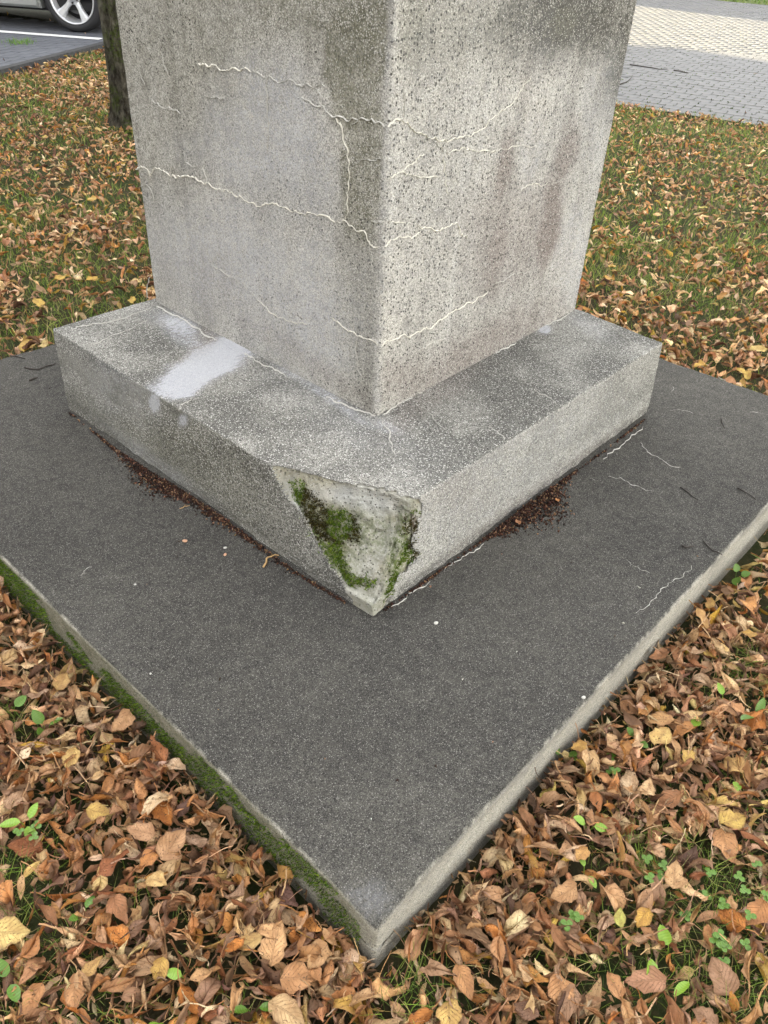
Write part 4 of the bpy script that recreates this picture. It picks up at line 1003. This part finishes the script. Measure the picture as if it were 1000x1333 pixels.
# generic ones
pos = []; tries = 0
while len(pos) < 252 and tries < 60000:
    tries += 1
    u, v = random.uniform(-6, 1006), random.uniform(735, 1338)
    if random.random() > 0.35+0.65*(v-735)/600: continue
    p = onz(u, v, ZG+0.03)
    if slab_dist(p[None])[0] < 0.022: continue
    if blob_px(np.array([u]), np.array([v]), BARE)[0]*0.75 > random.random(): continue
    mind = 15
    if any((u-a)**2+(v-b)**2 < mind**2 for a, b, _ in pos): continue
    if any((u-s0[0])**2+(v-s0[1])**2 < 24**2 for s0 in SPEC): continue
    pos.append((u, v, p))
LANDM = [(205, 1147, 'the small round pale yellow leaf'), (14, 1214, 'the broad long stalked yellow leaf'), (605, 1278, 'the upright orange ovate leaf'), (130, 1057, 'the golden leaf left of the slab'), (92, 988, 'the upright pale yellow leaf'), (160, 940, 'the long leaf near the moss'),
    (120, 1258, 'the small gold cupped leaf'), (208, 1264, 'the cupped golden leaf'), (370, 1135, 'the ochre leaf on the mossy side'), (375, 1318, 'the crumpled beige leaf'), (585, 1325, 'the yellow leaf on the bottom edge'), (840, 1277, 'the broad smooth reddish leaf'), (820, 1195, 'the yellow green leaf scrap'),
    (955, 1068, 'the yellow leaf with brown rim'), (735, 1163, 'the pale brown veined leaf'), (862, 958, 'the pale yellow pointed leaf'), (985, 1250, 'the orange leaf on the right edge'), (754, 972, 'the upright narrow yellow leaf'), (915, 805, 'the tan yellow edged leaf'), (975, 850, 'the golden leaf by the right edge'),
    (960, 1150, 'the clover patch'), (485, 1250, 'the front slab corner'), (60, 948, 'the glossy green weed'), (35, 1075, 'the three leaved seedling'), (300, 1200, 'the bare gap before the mossy side'), (670, 1085, 'the pale slab side near its corner'), (244, 1274, 'the upright light green leaf'), (20, 850, 'the far end of the mossy side'), (480, 1315, 'the grass gap on the bottom edge'), (700, 1290, 'the grass in the right foreground')]
CN = [('reddish brown', [(0.30, 0.115, 0.05), (0.25, 0.09, 0.04)]), ('tan', [(0.54, 0.30, 0.14), (0.56, 0.35, 0.19)]), ('greyish brown', [(0.33, 0.20, 0.13), (0.24, 0.13, 0.085)]), ('warm brown', [(0.43, 0.20, 0.085), (0.38, 0.165, 0.065)]), ('russet', [(0.46, 0.17, 0.045), (0.40, 0.14, 0.035)]), ('light golden', [(0.52, 0.34, 0.12), (.5, .3, .1)])]
for u, v, p in pos:
    ci = random.choices(range(6), [3, 3, 2.2, 4, 2, 0.7])[0]; cn, cs_ = CN[ci]; c = np.array(random.choice(cs_))*np.array([0.97, 1.05, 1.05])*random.uniform(0.95, 1.45)
    flat = random.random() < 0.13
    me = random.choice(FLAT if flat else top_meshes)
    p = p.copy(); lh = litter_h(p[None])[0]; p[2] = ZG+lh*random.uniform(0.85, 1.05)+0.010; q = onz(u, v, p[2])
    R_ = euler_mats(1, 0.5)[0]; sz = random.uniform(0.62, 1.10)
    co = np.array([x.co[:] for x in me.vertices]) @ R_.T*sz+q
    sdv = slab_dist(co)
    if (sdv < 0).any():
        push = -sdv.min()+0.001; cen = np.mean(SLABP, 0); dd = np.array([-1, 0.0]) if u < 486 else np.array([0, -1.0])
        q[:2] += dd*push
    q[2] += max(0, ZG+0.004-co[:, 2].min())
    if u < 486: reg = 'left of the mossy slab side' if v < 1050 else ('in the left foreground heap' if u < 250 else 'in front of the mossy slab side')
    else: reg = 'right of the pale slab side' if v < 980 else ('in the right foreground' if u > 740 else 'in front of the pale slab side')
    f_ = 'flat' if flat else 'curled'
    lx, ly, ln_ = min(LANDM, key=lambda t: (t[0]-u)**2+(t[1]-v)**2)
    dr = ('just above' if v < ly else 'just below') if abs(v-ly) > abs(u-lx) else ('left of' if u < lx else 'right of')
    szn = 'small ' if sz < 0.74 else ('large ' if sz > 0.98 else '')
    place_leaf(me, q, c, sz, R_, f'{szn}{f_} {cn} dry leaf {dr} {ln_}', f'single dry leaves lying {reg}')

byl = {}
for o in list(COL.objects):
    if o.name.startswith('fallen_leaf') and o.get('category') == 'leaf': byl.setdefault(o['label'], []).append(o)
for lb, os_ in byl.items():
    if len(os_) > 1:
        os_.sort(key=lambda o: -(np.array(o.matrix_world.translation) @ CM[1]))
        for o, wd_ in zip(os_, ('upper', 'lower') if len(os_) == 2 else ('upper', 'middle', 'lower', 'lowest')): o['label'] = wd_+' '+lb
# ------------------------------------------------------------------ grass blades
def lawn_blades(n, xr, yr, cond, lmin, lmax, wmin, wmax, seg, thr):
    P = sample_ground(xr, yr, n); G_, dz, px, py = grassiness(P)
    k = cond(dz) & (rng.random(len(P)) < thr+(1-thr)*G_); P = P[k]; m_ = len(P); G_ = G_[k]
    P[:, 2] = ZG-0.004
    return blades(P, np.tile([0, 0, 1.0], (m_, 1))+rng.normal(0, .30, (m_, 3))*[1, 1, 0], rng.uniform(lmin, lmax, m_)*(0.7+0.4*G_), rng.uniform(wmin, wmax, m_), rng.uniform(0.1, 1.6, m_), pick([(0.15, 0.22, 0.03), (0.11, 0.18, 0.025), (0.20, 0.28, 0.045), (0.10, 0.15, 0.035), (0.25, 0.30, 0.07), (0.36, 0.30, 0.13)], m_, .25), seg)
parts = [lawn_blades(110000, (-1.2, 1.8), (-1.2, 2.0), lambda d: d < 2.0, 0.025, 0.062, 0.0010, 0.0020, 3, 0.10),
         lawn_blades(230000, (-1.5, 6), (-1.5, 6.5), lambda d: (d >= 1.9) & (d < 4.3), 0.024, 0.058, 0.0018, 0.0032, 2, 0.14),
         lawn_blades(150000, (1, 9.5), (0, 9.5), lambda d: d >= 4.2, 0.026, 0.060, 0.003, 0.0055, 1, 0.2)]
for nm, prt in zip(('near', 'mid', 'far'), parts): pass
off = 0; Vs, Fs, Cs = [], [], []
for a, b, c in parts: Vs.append(a); Fs.append(b+off); Cs.append(c); off += len(a)
# grass strip on the far side of the paving
n = 9000; q = R0+rn*10.6+rn*rng.uniform(0, 3.5, n)[:, None]-rd*rng.uniform(-8, 22, n)[:, None]
q = np.concatenate([q, np.full((n, 1), ZG-0.03)], 1)
a, b, c = blades(q, np.tile([0, 0, 1.0], (n, 1)), rng.uniform(.05, .12, n), rng.uniform(.02, .04, n), rng.uniform(0, 1, n), pick([(.10, .16, .03), (.16, .20, .05)], n), 1)
Vs.append(a); Fs.append(b+off); Cs.append(c)
o = link('grass', np_mesh('grass', np.concatenate(Vs), np.concatenate(Fs), np.concatenate(Cs)), M['grass']); tag(o, 'short green lawn grass showing between the fallen leaves', 'grass', kind='stuff')

# ------------------------------------------------------------------ small weeds and clover
def pad_mesh(name, L, W, notch=0.0, n=8, cup=0.15, seed=0):
    r = np.random.default_rng(seed); V = []; F = []
    for i in range(n+1):
        s = i/n; wv = math.sin(PI*s**0.8)**0.7 if not notch else math.sin(PI*min(1, 0.08+0.92*s)**1.25*0.97)**0.6
        for j in (-1, -0.5, 0, 0.5, 1):
            V.append((L*s-(notch*L*(abs(j) < .3)*(s > 0.95)), j*W/2*wv, cup*W*abs(j)*wv-0.25*L*cup*s*s))
    for i in range(n):
        for j in range(4): a = i*5+j; F.append((a, a+1, a+6, a+5))
    return np_mesh(name, np.array(V), np.array(F))
def weed(u, v, leaves, mat, label, name='weed', cat='weed', L=0.035, W=0.020, rise=0.018, group=None):
    p = onz(u, v, ZG+0.03); root = tag(empty(name, (p[0], p[1], ZG)), label, cat, group)
    a0 = random.uniform(0, 6.28)
    for i in range(leaves):
        a = a0+i*2*PI/leaves+random.uniform(-.3, .3); sz = random.uniform(0.8, 1.2)
        tip = Vector((math.cos(a)*rise*0.5, math.sin(a)*rise*0.5, rise*random.uniform(1.0, 1.5)+0.012))
        bm = bmesh.new(); add_tube(bm, [(0, 0, 0), tip*0.55+Vector((0, 0, .004)), tip], [0.0010, .0009, .0007], 4)
        link('stem', bm_mesh('stem', bm), mat, root)
        me = pad_mesh('leaf', L*sz, W*sz, seed=i); me.shade_smooth(); l_ = link('leaf', me, mat, root)
        l_.location = tip; l_.rotation_euler = (random.uniform(-.8, .8), random.uniform(-1.0, 0.3), a)
for u, v, n_, mt, L_, W_, lab in [
    (60, 948, 3, 'green', .035, .022, 'glossy green weed with rounded leaves left of the slab among tan leaves'),
    (35, 1072, 3, 'greenlight', .032, .018, 'bright green three leaved seedling at the left frame edge'),
    (108, 1190, 2, 'green', .026, .016, 'dark green seedling in the left foreground litter'),
    (244, 1274, 1, 'greenlight', .035, .020, 'single upright light green leaf in the foreground left of centre'),
    (212, 1325, 1, 'greenlight', .042, .022, 'light green leaf cut by the bottom frame edge'),
    (330, 1312, 2, 'green', .034, .018, 'flat green weed near the bottom edge left of centre'),
    (848, 1244, 1, 'greenlight', .036, .024, 'pale green pointed leaf in the grass right foreground'),
    (873, 1240, 1, 'greenlight', .036, .024, 'second pale green leaf right of the pointed one'),
    (900, 1276, 1, 'greenlight', .036, .016, 'lying light green leaf below the pale pair'),
    (767, 1076, 2, 'greenlight', .024, .016, 'small crinkled green seedling right of the slab corner'),
    (763, 1136, 2, 'greenlight', .026, .014, 'light green seedling in the litter right of the slab'),
    (944, 910, 1, 'greenlight', .030, .016, 'upright bright green leaf in the heap right of the slab'),
    (982, 934, 2, 'green', .045, .022, 'long green leaf at the right frame edge'),
    (898, 948, 1, 'greenlight', .028, .018, 'oval green leaf beside the yellow leaf right of the slab'),
    (830, 962, 2, 'green', .024, .016, 'small green weed close to the right slab side'),
    (734, 983, 2, 'green', .022, .018, 'tiny green weed touching the right slab side'),
    (960, 750, 3, 'green', .028, .024, 'round leaved pale green weed beside the slab near the right edge'),
    (995, 735, 1, 'greenlight', .030, .014, 'narrow green blade leaf at the right frame edge'),
    (957, 1015, 1, 'greenlight', .024, .02, 'green leaf tip held in an ochre leaf at the right'),
    (15, 925, 2, 'green', .03, .02, 'green weed at the left frame edge level with the mossy slab'),
    (12, 1278, 2, 'green', .03, .018, 'green weed in the grass in the bottom left corner')]:
    weed(u, v, n_, M[mt], lab, L=L_, W=W_)
leaflet = pad_mesh('leaflet', 0.011, 0.010, notch=0.12, n=5, cup=0.1); leaflet.materials.append(M['green']); leaflet.shade_smooth()
def clover(u, v, label, group):
    p = onz(u, v, ZG+0.03); root = tag(empty('clover', (p[0], p[1], ZG)), label, 'clover', group)
    h = random.uniform(.025, .045); bm = bmesh.new(); add_tube(bm, [(0, 0, 0), (.002, .001, h*.6), (0.003, 0, h)], [.0008]*3, 4); link('stem', bm_mesh('stem', bm), M['green'], root)
    a0 = random.uniform(0, 6.28)
    for i in range(3):
        o = bpy.data.objects.new('leaflet', leaflet); COL.objects.link(o); o.parent = root; o.location = (.003, 0, h); o.rotation_euler = (0, random.uniform(-.35, 0.05), a0+i*2.094); s_ = random.uniform(.85, 1.2); o.scale = (s_,)*3
for (cx, cy, rx, ry, n_, where) in [(960, 1150, 45, 32, 8, 'in the clover patch at the right frame edge'), (850, 1135, 18, 16, 4, 'in the small clover patch right of the slab corner'), (930, 1205, 55, 22, 5, 'below the clover patch on the right'), (740, 1200, 16, 10, 4, 'in the litter below the slab on the right'), (35, 1090, 14, 14, 3, 'beside the seedling on the left'), (950, 1245, 22, 12, 4, 'between brown leaves low on the right'), (800, 985, 60, 30, 5, 'scattered beside the pale slab side')]:
    for i in range(n_):
        clover(cx+random.uniform(-rx, rx), cy+random.uniform(-ry, ry), f'dark green three leaved clover growing {where}', f'clovers {where}')

# ------------------------------------------------------------------ twigs, stalks and chips on the slab
def twig(pts, r, mat, label, name='twig', cat='twig', z=0.002):
    P = [onz(u, v, z+0.5*r) for u, v in pts]; b = np.array([*P[0][:2], 0.0]); P = [tuple(p-b) for p in P]
    Q = []
    for i, p in enumerate(P):
        Q.append(p)
        if i < len(P)-1: Q.append(tuple((np.array(p)+np.array(P[i+1]))/2+rng.normal(0, r*.8, 3)*[1, 1, .3]))
    bm = bmesh.new(); m_ = len(Q); add_tube(bm, Q, [r*(1-0.55*i/m_) for i in range(m_)], 5)
    o = link(name, bm_mesh(name, bm), mat, smooth=True); o.location = b; tag(o, label, cat)
twig([(939, 544), (940, 550), (943, 557)], .0022, M['twig'], 'short curved black twig beyond the plinth on the right part of the slab')
twig([(886, 634), (897, 642), (909, 651)], .0022, M['twig'], 'black twig in the middle of the right slab arm')
twig([(960, 635), (973, 642), (984, 650)], .0022, M['twig'], 'black twig near the right edge of the slab')
twig([(916, 704), (927, 716), (940, 722)], .0022, M['twig'], 'black twig reaching over the pale right edge of the slab')
twig([(888, 710), (893, 713), (903, 711)], .0025, M['twig'], 'tiny forked black twig on the right slab arm')
twig([(32, 478), (50, 481), (62, 476), (73, 473)], .0026, M['twig'], 'crooked dark twig leaning at the left foot of the plinth')
twig([(38, 495), (44, 492), (49, 491)], .0030, M['twig'], 'short dark twig on the far left part of the slab')
twig([(13, 463), (20, 463), (33, 467)], .0026, M['twig'], 'dark twig at the far left slab edge')
twig([(343, 738), (347, 727), (354, 724), (363, 723)], .0026, M['stem'], 'pale bent leaf stalk by the left foot of the plinth', 'leaf_stalk', 'leaf stalk')
twig([(234, 662), (240, 659), (247, 658)], .0012, M['stem'], 'thin pale curved fibre beside the crumbs on the left', 'leaf_stalk', 'leaf stalk')
twig([(170, 628), (180, 622), (190, 618)], .0018, M['twig'], 'thin dark twiglet at the crumbs on the left', )
twig([(820, 84), (848, 88), (858, 90), (869, 90)], .006, M['twig'], 'long thin dark twig on the paving', z=ZG+.004)
twig([(877, 91.5), (886, 92.5), (896, 95)], .008, M['twig'], 'thick dark twig on the paving right of the long one', z=ZG+.004)
twig([(807, 110), (817, 106), (824, 98)], .006, M['twig'], 'bent dark twig on the paving beside the pillar', z=ZG+.004)
def chip(u, v, r, label, mat, name='stone_chip', cat='stone chip', flat=.6):
    p = onz(u, v, r*.3); bm = bmesh.new(); bmesh.ops.create_icosphere(bm, subdivisions=2, radius=r)
    for vv in bm.verts:
        vv.co *= 1+0.35*noise.noise(vv.co*90+Vector((u, v, 0))); vv.co.z *= flat; vv.co.x *= 1.3
    o = link(name, bm_mesh(name, bm), mat, smooth=True); o.location = (p[0], p[1], r*flat*.7); o.rotation_euler[2] = random.uniform(0, 3); tag(o, label, cat)
chip(568, 811, .0042, 'small white chip just right of the plinth corner', M['pebble'])
chip(760, 908, .0038, 'small white chip near the right edge of the slab', M['pebble'])
chip(176, 761, .0026, 'tiny white chip on the left part of the slab', M['pebble'])
chip(196, 877, .0022, 'tiny white chip close to the mossy edge of the slab', M['pebble'])
chip(293, 713, .0036, 'tiny grey chip left of the stalk on the slab', M['pebble'])
chip(241, 704, .0050, 'small tan seed husk on the left part of the slab', plain('seed_husk', (.45, .26, .16), .7, var=.2), 'seed_husk', 'seed', .5)
chip(293, 722, .0040, 'small brown seed husk below the grey chip', bpy.data.materials['seed_husk'], 'seed_husk', 'seed', .5)
# torn leaf scraps in the right hand crumbs
for u, v, c, s_, lab in [(726, 651, (.62, .27, .09), .24, 'small orange heart shaped leaf scrap on the dark crumbs'), (675, 680, (.40, .18, .09), .32, 'curled russet leaf scrap at the end of the crumb heap')]:
    p = onz(u, v, .012); R_ = euler_mats(1, .15)[0]; R_ = R_ if R_[2, 2] > 0 else R_ @ np.diag([1, -1, -1.0]); place_leaf(FLAT[1], p, c, s_, R_, lab)

# ------------------------------------------------------------------ tree
g = NT('tree_bark'); v = g.coord(); st = g.mapping(v, scale=(1, 1, 0.42)); n = g.noise(30, 6, 0.75, st); vo = g.voro(38, st); n3 = g.noise(4, 4, .6, v)
c = g.mix(g.ramp(n, 0.35, 0.66), (0.018, 0.015, 0.011), (0.12, 0.11, 0.085)); sepn = g.t.nodes.new('ShaderNodeSeparateXYZ'); g.set(sepn.inputs[0], v)
mossm = g.mul(g.ramp(n3, 0.42, 0.60), g.ramp(g.noise(60, 4, .6, v), .4, .6)); c = g.mix(g.mul(mossm, 0.85), c, (0.06, 0.085, 0.015))
c = g.mix(g.mul(g.ramp(g.add(g.mul(sepn.outputs[0], -6.0), g.mul(sepn.outputs[1], 3)), .3, .9), g.ramp(sepn.outputs[2], .25, .8, 0, .7)), c, (0.22, 0.22, 0.18))  # lit left side of the upper trunk painted into the bark colour
M['bark'] = g.fin(c, 0.95, g.bump(g.add(n, g.mul(vo.outputs['Distance'], 1.2)), 1.0, 0.05), .1)
tb = onz(168, 163, ZG)
tree = tag(empty('tree', (tb[0], tb[1], ZG-.02)), 'mossy dark tree trunk standing behind the left side of the pillar', 'tree')
Vt = []; Ft = []; nr, ns = 90, 40
for i in range(nr+1):
    z = 4.6*(i/nr)**1.25; r0 = 0.098*(1-0.07*z)+0.055*math.exp(-z/0.10)
    for k in range(ns):
        a = 2*PI*k/ns; q = Vector((math.cos(a)*2.2, math.sin(a)*2.2, z*1.3))
        rr = r0*(1+0.10*noise.noise(q)+0.10*noise.noise(Vector((math.cos(a)*9, math.sin(a)*9, z*4)))+0.05*math.exp(-z/.12)*math.cos(5*a))
        Vt.append((rr*math.cos(a)+0.012*math.sin(z*1.3)-0.004*z, rr*math.sin(a)+0.010*z, z))
for i in range(nr):
    for k in range(ns): Ft.append((i*ns+k, i*ns+(k+1) % ns, (i+1)*ns+(k+1) % ns, (i+1)*ns+k))
link('trunk', np_mesh('trunk', np.array(Vt), np.array(Ft)), M['bark'], tree, smooth=True)
for k in range(7):
    a = k*2.4; z0 = 2.6+0.28*k; bm = bmesh.new(); d = Vector((math.cos(a), math.sin(a), 1.2)).normalized(); L_ = 2.0-0.12*k
    pts = [Vector((0, .03, z0))+d*L_*s_+Vector((0, 0, .25*s_*s_))+Vector(rng.normal(0, .05, 3))*s_ for s_ in (0, .25, .5, .75, 1)]
    add_tube(bm, pts, [.05, .04, .03, .02, .008], 8); link('limb', bm_mesh('limb', bm), M['bark'], tree, smooth=True)
# crown of thinning leaves high above
n = 9000; d = rng.normal(size=(n, 3)); d /= np.linalg.norm(d, axis=1, keepdims=True); P = d*(rng.uniform(.35, 1, n)**.5)[:, None]*[2.0, 2.0, 1.5]+[0, 0, 5.2]
k = fbm(P, 1.6, 9, 3) > .47; P = P[k]; n = len(P); R_ = euler_mats(n, 1.0); Vq, Fq, Uq = leaf_shape(2, 2, .085, .06, .3, .4, .2, .1, 5, False)
X = np.einsum('nij,kj->nki', R_, Vq)+P[:, None, :]; cc = pick([(.10, .14, .03), (.25, .24, .05), (.35, .28, .06), (.08, .11, .03)], n)
me = np_mesh('crown', X.reshape(-1, 3), ((np.arange(n)*len(Vq))[:, None, None]+Fq[None]).reshape(-1, 4), np.concatenate([np.repeat(cc, len(Vq), 0), np.ones((n*len(Vq), 1))], 1), np.tile(Uq, (n, 1)))
tag(link('crown', me, M['leaf'], tree), kind='stuff')

# ------------------------------------------------------------------ parked car
M['carpaint'] = plain('silver_paint', (0.42, 0.43, 0.42), 0.32, 0.55, .5)
M['rubber'] = plain('tyre_rubber', (0.022, 0.022, 0.024), 0.75); M['alloy'] = plain('alloy', (0.62, 0.63, 0.65), 0.35, 0.6)
M['dark'] = plain('black_plastic', (0.012, 0.012, 0.013), 0.7); M['disc'] = plain('brake_disc', (.16, .16, .165), .4, .8)
M['lamp'] = plain('clear_lamp', (.55, .57, .6), .1, .2, .8); M['redlamp'] = plain('red_lamp', (.35, .02, .02), .2)
WR = 0.325
W1 = onz(101, 42.5, ZP)[:2]; cdv = np.array([onz(60, 21, ZP+.2)[0]-onz(0, 16.5, ZP+.2)[0], onz(60, 21, ZP+.2)[1]-onz(0, 16.5, ZP+.2)[1]]); cdv /= np.linalg.norm(cdv)
cl = np.array([-cdv[1], cdv[0]])                         # car's left side
YH = 0.86; root2 = W1-cdv*1.36+cl*(YH-0.0)
car = tag(empty('parked_car', (root2[0], root2[1], ZP), math.atan2(cdv[1], cdv[0])), 'silver car with five spoke alloy wheels parked beyond the lawn, top left', 'car')
def arch(cx, r, z, n=16, a0=-8, a1=188):
    return [(cx+r*math.cos(RAD(a)), z+r*math.sin(RAD(a))) for a in np.linspace(a1, a0, n)]
zc = WR; low = 0.20
outline = [(-2.08, low+.06)]+[(-1.36-.375, low)]+arch(-1.36, .375, zc)[1:-1]+[(-1.36+.375, low), (1.36-.375, low)]+arch(1.36, .375, zc)[1:-1]+[(1.36+.375, low), (2.02, low+.03), (2.13, .36), (2.14, .58), (2.05, .76), (1.75, .90), (1.15, 1.02), (-1.6, 1.06), (-2.10, .98), (-2.17, .62)]
def side_shell(bm, prof, y0, y1, tuck):
    """outline across the car; the outer skins bulge a little and tuck in at the top"""
    rings = []
    for y, s in ((-y1, .985), (-y1*.985, 1.0), (0, 1.0), (y1*.985, 1.0), (y1, .985)):
        rings.append([bm.verts.new((x, (y-math.copysign(tuck(z), y)) if y else 0.0, z)) for x, z in prof])
    n = len(prof)
    for a, b in zip(rings, rings[1:]):
        for i in range(n): bm.faces.new((a[i], a[(i+1) % n], b[(i+1) % n], b[i]))
    bm.faces.new(rings[0][::-1]); bm.faces.new(rings[-1])
tk = lambda z: 0.05*max(0, (z-.55)/.5)**2+0.05*max(0, (.42-z)/.22)**1.5
bm = bmesh.new(); side_shell(bm, outline, 0, .885, tk); bmesh.ops.recalc_face_normals(bm, faces=bm.faces); bmesh.ops.triangulate(bm, faces=[f for f in bm.faces if len(f.verts) > 4])
body = link('body', bm_mesh('body', bm), M['carpaint'], car)
bm = bmesh.new(); top = [(-1.98, 1.0), (-1.72, 1.42), (-1.2, 1.52), (.05, 1.53), (.45, 1.44), (1.25, 1.0)]
r0 = [bm.verts.new((x, -(.80-.20*(z-1)/.5), z)) for x, z in top]; r1 = [bm.verts.new((x, (.80-.20*(z-1)/.5), z)) for x, z in top]
for i in range(len(top)): j = (i+1) % len(top); bm.faces.new((r0[i], r0[j], r1[j], r1[i]))
bm.faces.new(r0[::-1]); bm.faces.new(r1); bmesh.ops.recalc_face_normals(bm, faces=bm.faces)
link('cabin', bm_mesh('cabin', bm), M['carpaint'], car)
for s in (-1, 1):
    for pts in ([(-.28, 1.07), (-.28, 1.46), (.05, 1.47), (.40, 1.40), (.98, 1.07)], [(-1.28, 1.07), (-1.25, 1.45), (-.36, 1.47), (-.36, 1.07)], [(-1.80, 1.07), (-1.60, 1.36), (-1.36, 1.42), (-1.38, 1.07)]):
        bm = bmesh.new(); add_prism(bm, [(x, s*(.80-.20*(z-1)/.5+.002), z) for x, z in pts], (0, s*.008, 0)); bmesh.ops.recalc_face_normals(bm, faces=bm.faces); link('side_window', bm_mesh('side_window', bm), M['glass'], car)
    for pts in ([(-.32, .36), (-.32, 1.03), (.93, 1.03), (.96, .80), (.93, .36)], [(-1.02, .72), (-1.25, 1.03), (-.34, 1.03), (-.34, .36), (-.92, .36)]):
        bm = bmesh.new(); P_ = [(x, s*(.885-tk(z)+.001), z) for x, z in pts]; add_prism(bm, P_, (0, s*.007, 0)); bmesh.ops.recalc_face_normals(bm, faces=bm.faces); d_ = link('door', bm_mesh('door', bm), M['carpaint'], car)
        bm = bmesh.new(); hx = pts[0][0]+.10 if pts[0][0] > -.5 else -.60; add_box(bm, (hx, min(s*.885, s*.905), .86), (hx+.18, max(s*.885, s*.905), .89)); link('handle', bm_mesh('handle', bm), M['carpaint'], d_)
    bm = bmesh.new(); sx = [(.875, low+.005), (.898, low+.03), (.900, low+.115), (.885, low+.145), (.84, low+.145), (.84, low+.005)]
    add_prism(bm, [(-.965, s*y, z) for y, z in sx], (1.93, 0, 0)); bmesh.ops.recalc_face_normals(bm, faces=bm.faces); link('sill', bm_mesh('sill', bm), M['carpaint'], car)
    bm = bmesh.new(); add_box(bm, (.80, min(s*.86, s*1.02), 1.06), (.95, max(s*.86, s*1.02), 1.20)); bmesh.ops.bevel(bm, geom=bm.edges[:], offset=.03, segments=2); link('mirror', bm_mesh('mirror', bm), M['carpaint'], car)
    bm = bmesh.new(); add_box(bm, (1.93, min(s*.52, s*.84), .66), (2.12, max(s*.52, s*.84), .80)); bmesh.ops.bevel(bm, geom=bm.edges[:], offset=.025, segments=2); link('headlight', bm_mesh('headlight', bm), M['lamp'], car)
    bm = bmesh.new(); add_box(bm, (-2.18, min(s*.60, s*.85), .75), (-2.06, max(s*.60, s*.85), .98)); bmesh.ops.bevel(bm, geom=bm.edges[:], offset=.02, segments=2); link('tail_lamp', bm_mesh('tail_lamp', bm), M['redlamp'], car)
for nm, pts in (('windscreen', [(.48, 1.425), (1.20, 1.03)]), ('rear_window', [(-1.93, 1.08), (-1.73, 1.41)])):
    (xa, za), (xb, zb) = pts; bm = bmesh.new(); wa, wb = .77-.20*(za-1)/.5, .77-.20*(zb-1)/.5
    add_prism(bm, [(xa, -wa, za), (xb, -wb, zb), (xb, wb, zb), (xa, wa, za)], (.012 if xa > 0 else -.012, 0, .012)); bmesh.ops.recalc_face_normals(bm, faces=bm.faces); link(nm, bm_mesh(nm, bm), M['glass'], car)
bm = bmesh.new(); add_box(bm, (2.05, -.45, .40), (2.16, .45, .62)); link('grille', bm_mesh('grille', bm), M['dark'], car)
bm = bmesh.new(); add_box(bm, (-2.0, -.74, .17), (2.0, .74, .24)); link('underbody', bm_mesh('underbody', bm), M['dark'], car)
for cx in (-1.36, 1.36):
    bm = bmesh.new(); pr = arch(cx, .372, zc, 14, -20, 200)
    for s in (-1, 1):
        pass
    add_prism(bm, [(x, -.80, z) for x, z in pr], (0, 1.60, 0)); bmesh.ops.recalc_face_normals(bm, faces=bm.faces); link('wheel_well', bm_mesh('wheel_well', bm), M['dark'], car)
def make_wheel(x, s):
    hub = empty('wheel', (x, s*(.885-.115), WR)); hub.parent = car; hub.rotation_euler[2] = 0 if s < 0 else PI
    bm = bmesh.new(); w2 = .105     # outer face looks to -y
    add_lathe(bm, [(.250, -w2+.012), (.262, -w2-.004), (.285, -w2-.008), (.312, -w2+.006), (WR-.003, -w2+.03), (WR, -.03), (WR, .03), (WR-.003, w2-.03), (.30, w2), (.25, w2)], 64); link('tyre', bm_mesh('tyre', bm), M['rubber'], hub, smooth=True)
    bm = bmesh.new(); add_lathe(bm, [(.252, -w2+.018), (.252, -w2), (.245, -w2-.004), (.236, -w2+.002), (.232, -w2+.03), (.215, -.02), (.215, .08)], 64); link('rim', bm_mesh('rim', bm), M['alloy'], hub, smooth=True)
    bm = bmesh.new(); add_lathe(bm, [(0, 0.0), (.16, 0.0), (.165, .004), (.165, .02)], 40); link('brake_disc', bm_mesh('brake_disc', bm), M['disc'], hub)
    bm = bmesh.new(); add_lathe(bm, [(0, .05), (.228, .05)], 40); link('backing', bm_mesh('backing', bm), M['dark'], hub)
    bm = bmesh.new(); add_box(bm, (.07, -.03, -.05), (.17, .03, .09)); link('brake_caliper', bm_mesh('brake_caliper', bm), M['dark'], hub)
    for k in range(5):
        a = RAD(226+72*k); bm = bmesh.new(); ca, sa = math.cos(a), math.sin(a)
        prof = [(.03, .034, -.072), (.075, .026, -.074), (.12, .024, -.080), (.18, .034, -.090), (.236, .052, -.098)]
        rings = []
        for r_, h_, y_ in prof:
            rings.append([bm.verts.new((r_*ca-t*sa, yy, r_*sa+t*ca)) for t, yy in ((-h_, y_+.014), (-h_*.55, y_), (h_*.55, y_), (h_, y_+.014), (h_, y_+.045), (-h_, y_+.045))])
        for q0, q1 in zip(rings, rings[1:]):
            for i in range(6): bm.faces.new((q0[i], q0[(i+1) % 6], q1[(i+1) % 6], q1[i]))
        bm.faces.new(rings[0]); bm.faces.new(rings[-1][::-1]); bmesh.ops.recalc_face_normals(bm, faces=bm.faces); link('spoke', bm_mesh('spoke', bm), M['alloy'], hub)
        a2 = a+RAD(36); bm = bmesh.new(); add_lathe(bm, [(.0, -.0815), (.0095, -.0815), (.0095, -.06)], 10, c=(.055*math.cos(a2), 0, .055*math.sin(a2))); link('wheel_bolt', bm_mesh('wheel_bolt', bm), M['dark'], hub)
    bm = bmesh.new(); add_lathe(bm, [(0, -.088), (.026, -.088), (.031, -.084), (.034, -.078), (.070, -.072), (.075, -.05)], 28); link('hub_cap', bm_mesh('hub_cap', bm), M['alloy'], hub, smooth=True)
for x in (1.36, -1.36):
    for s in (-1, 1): make_wheel(x, s)
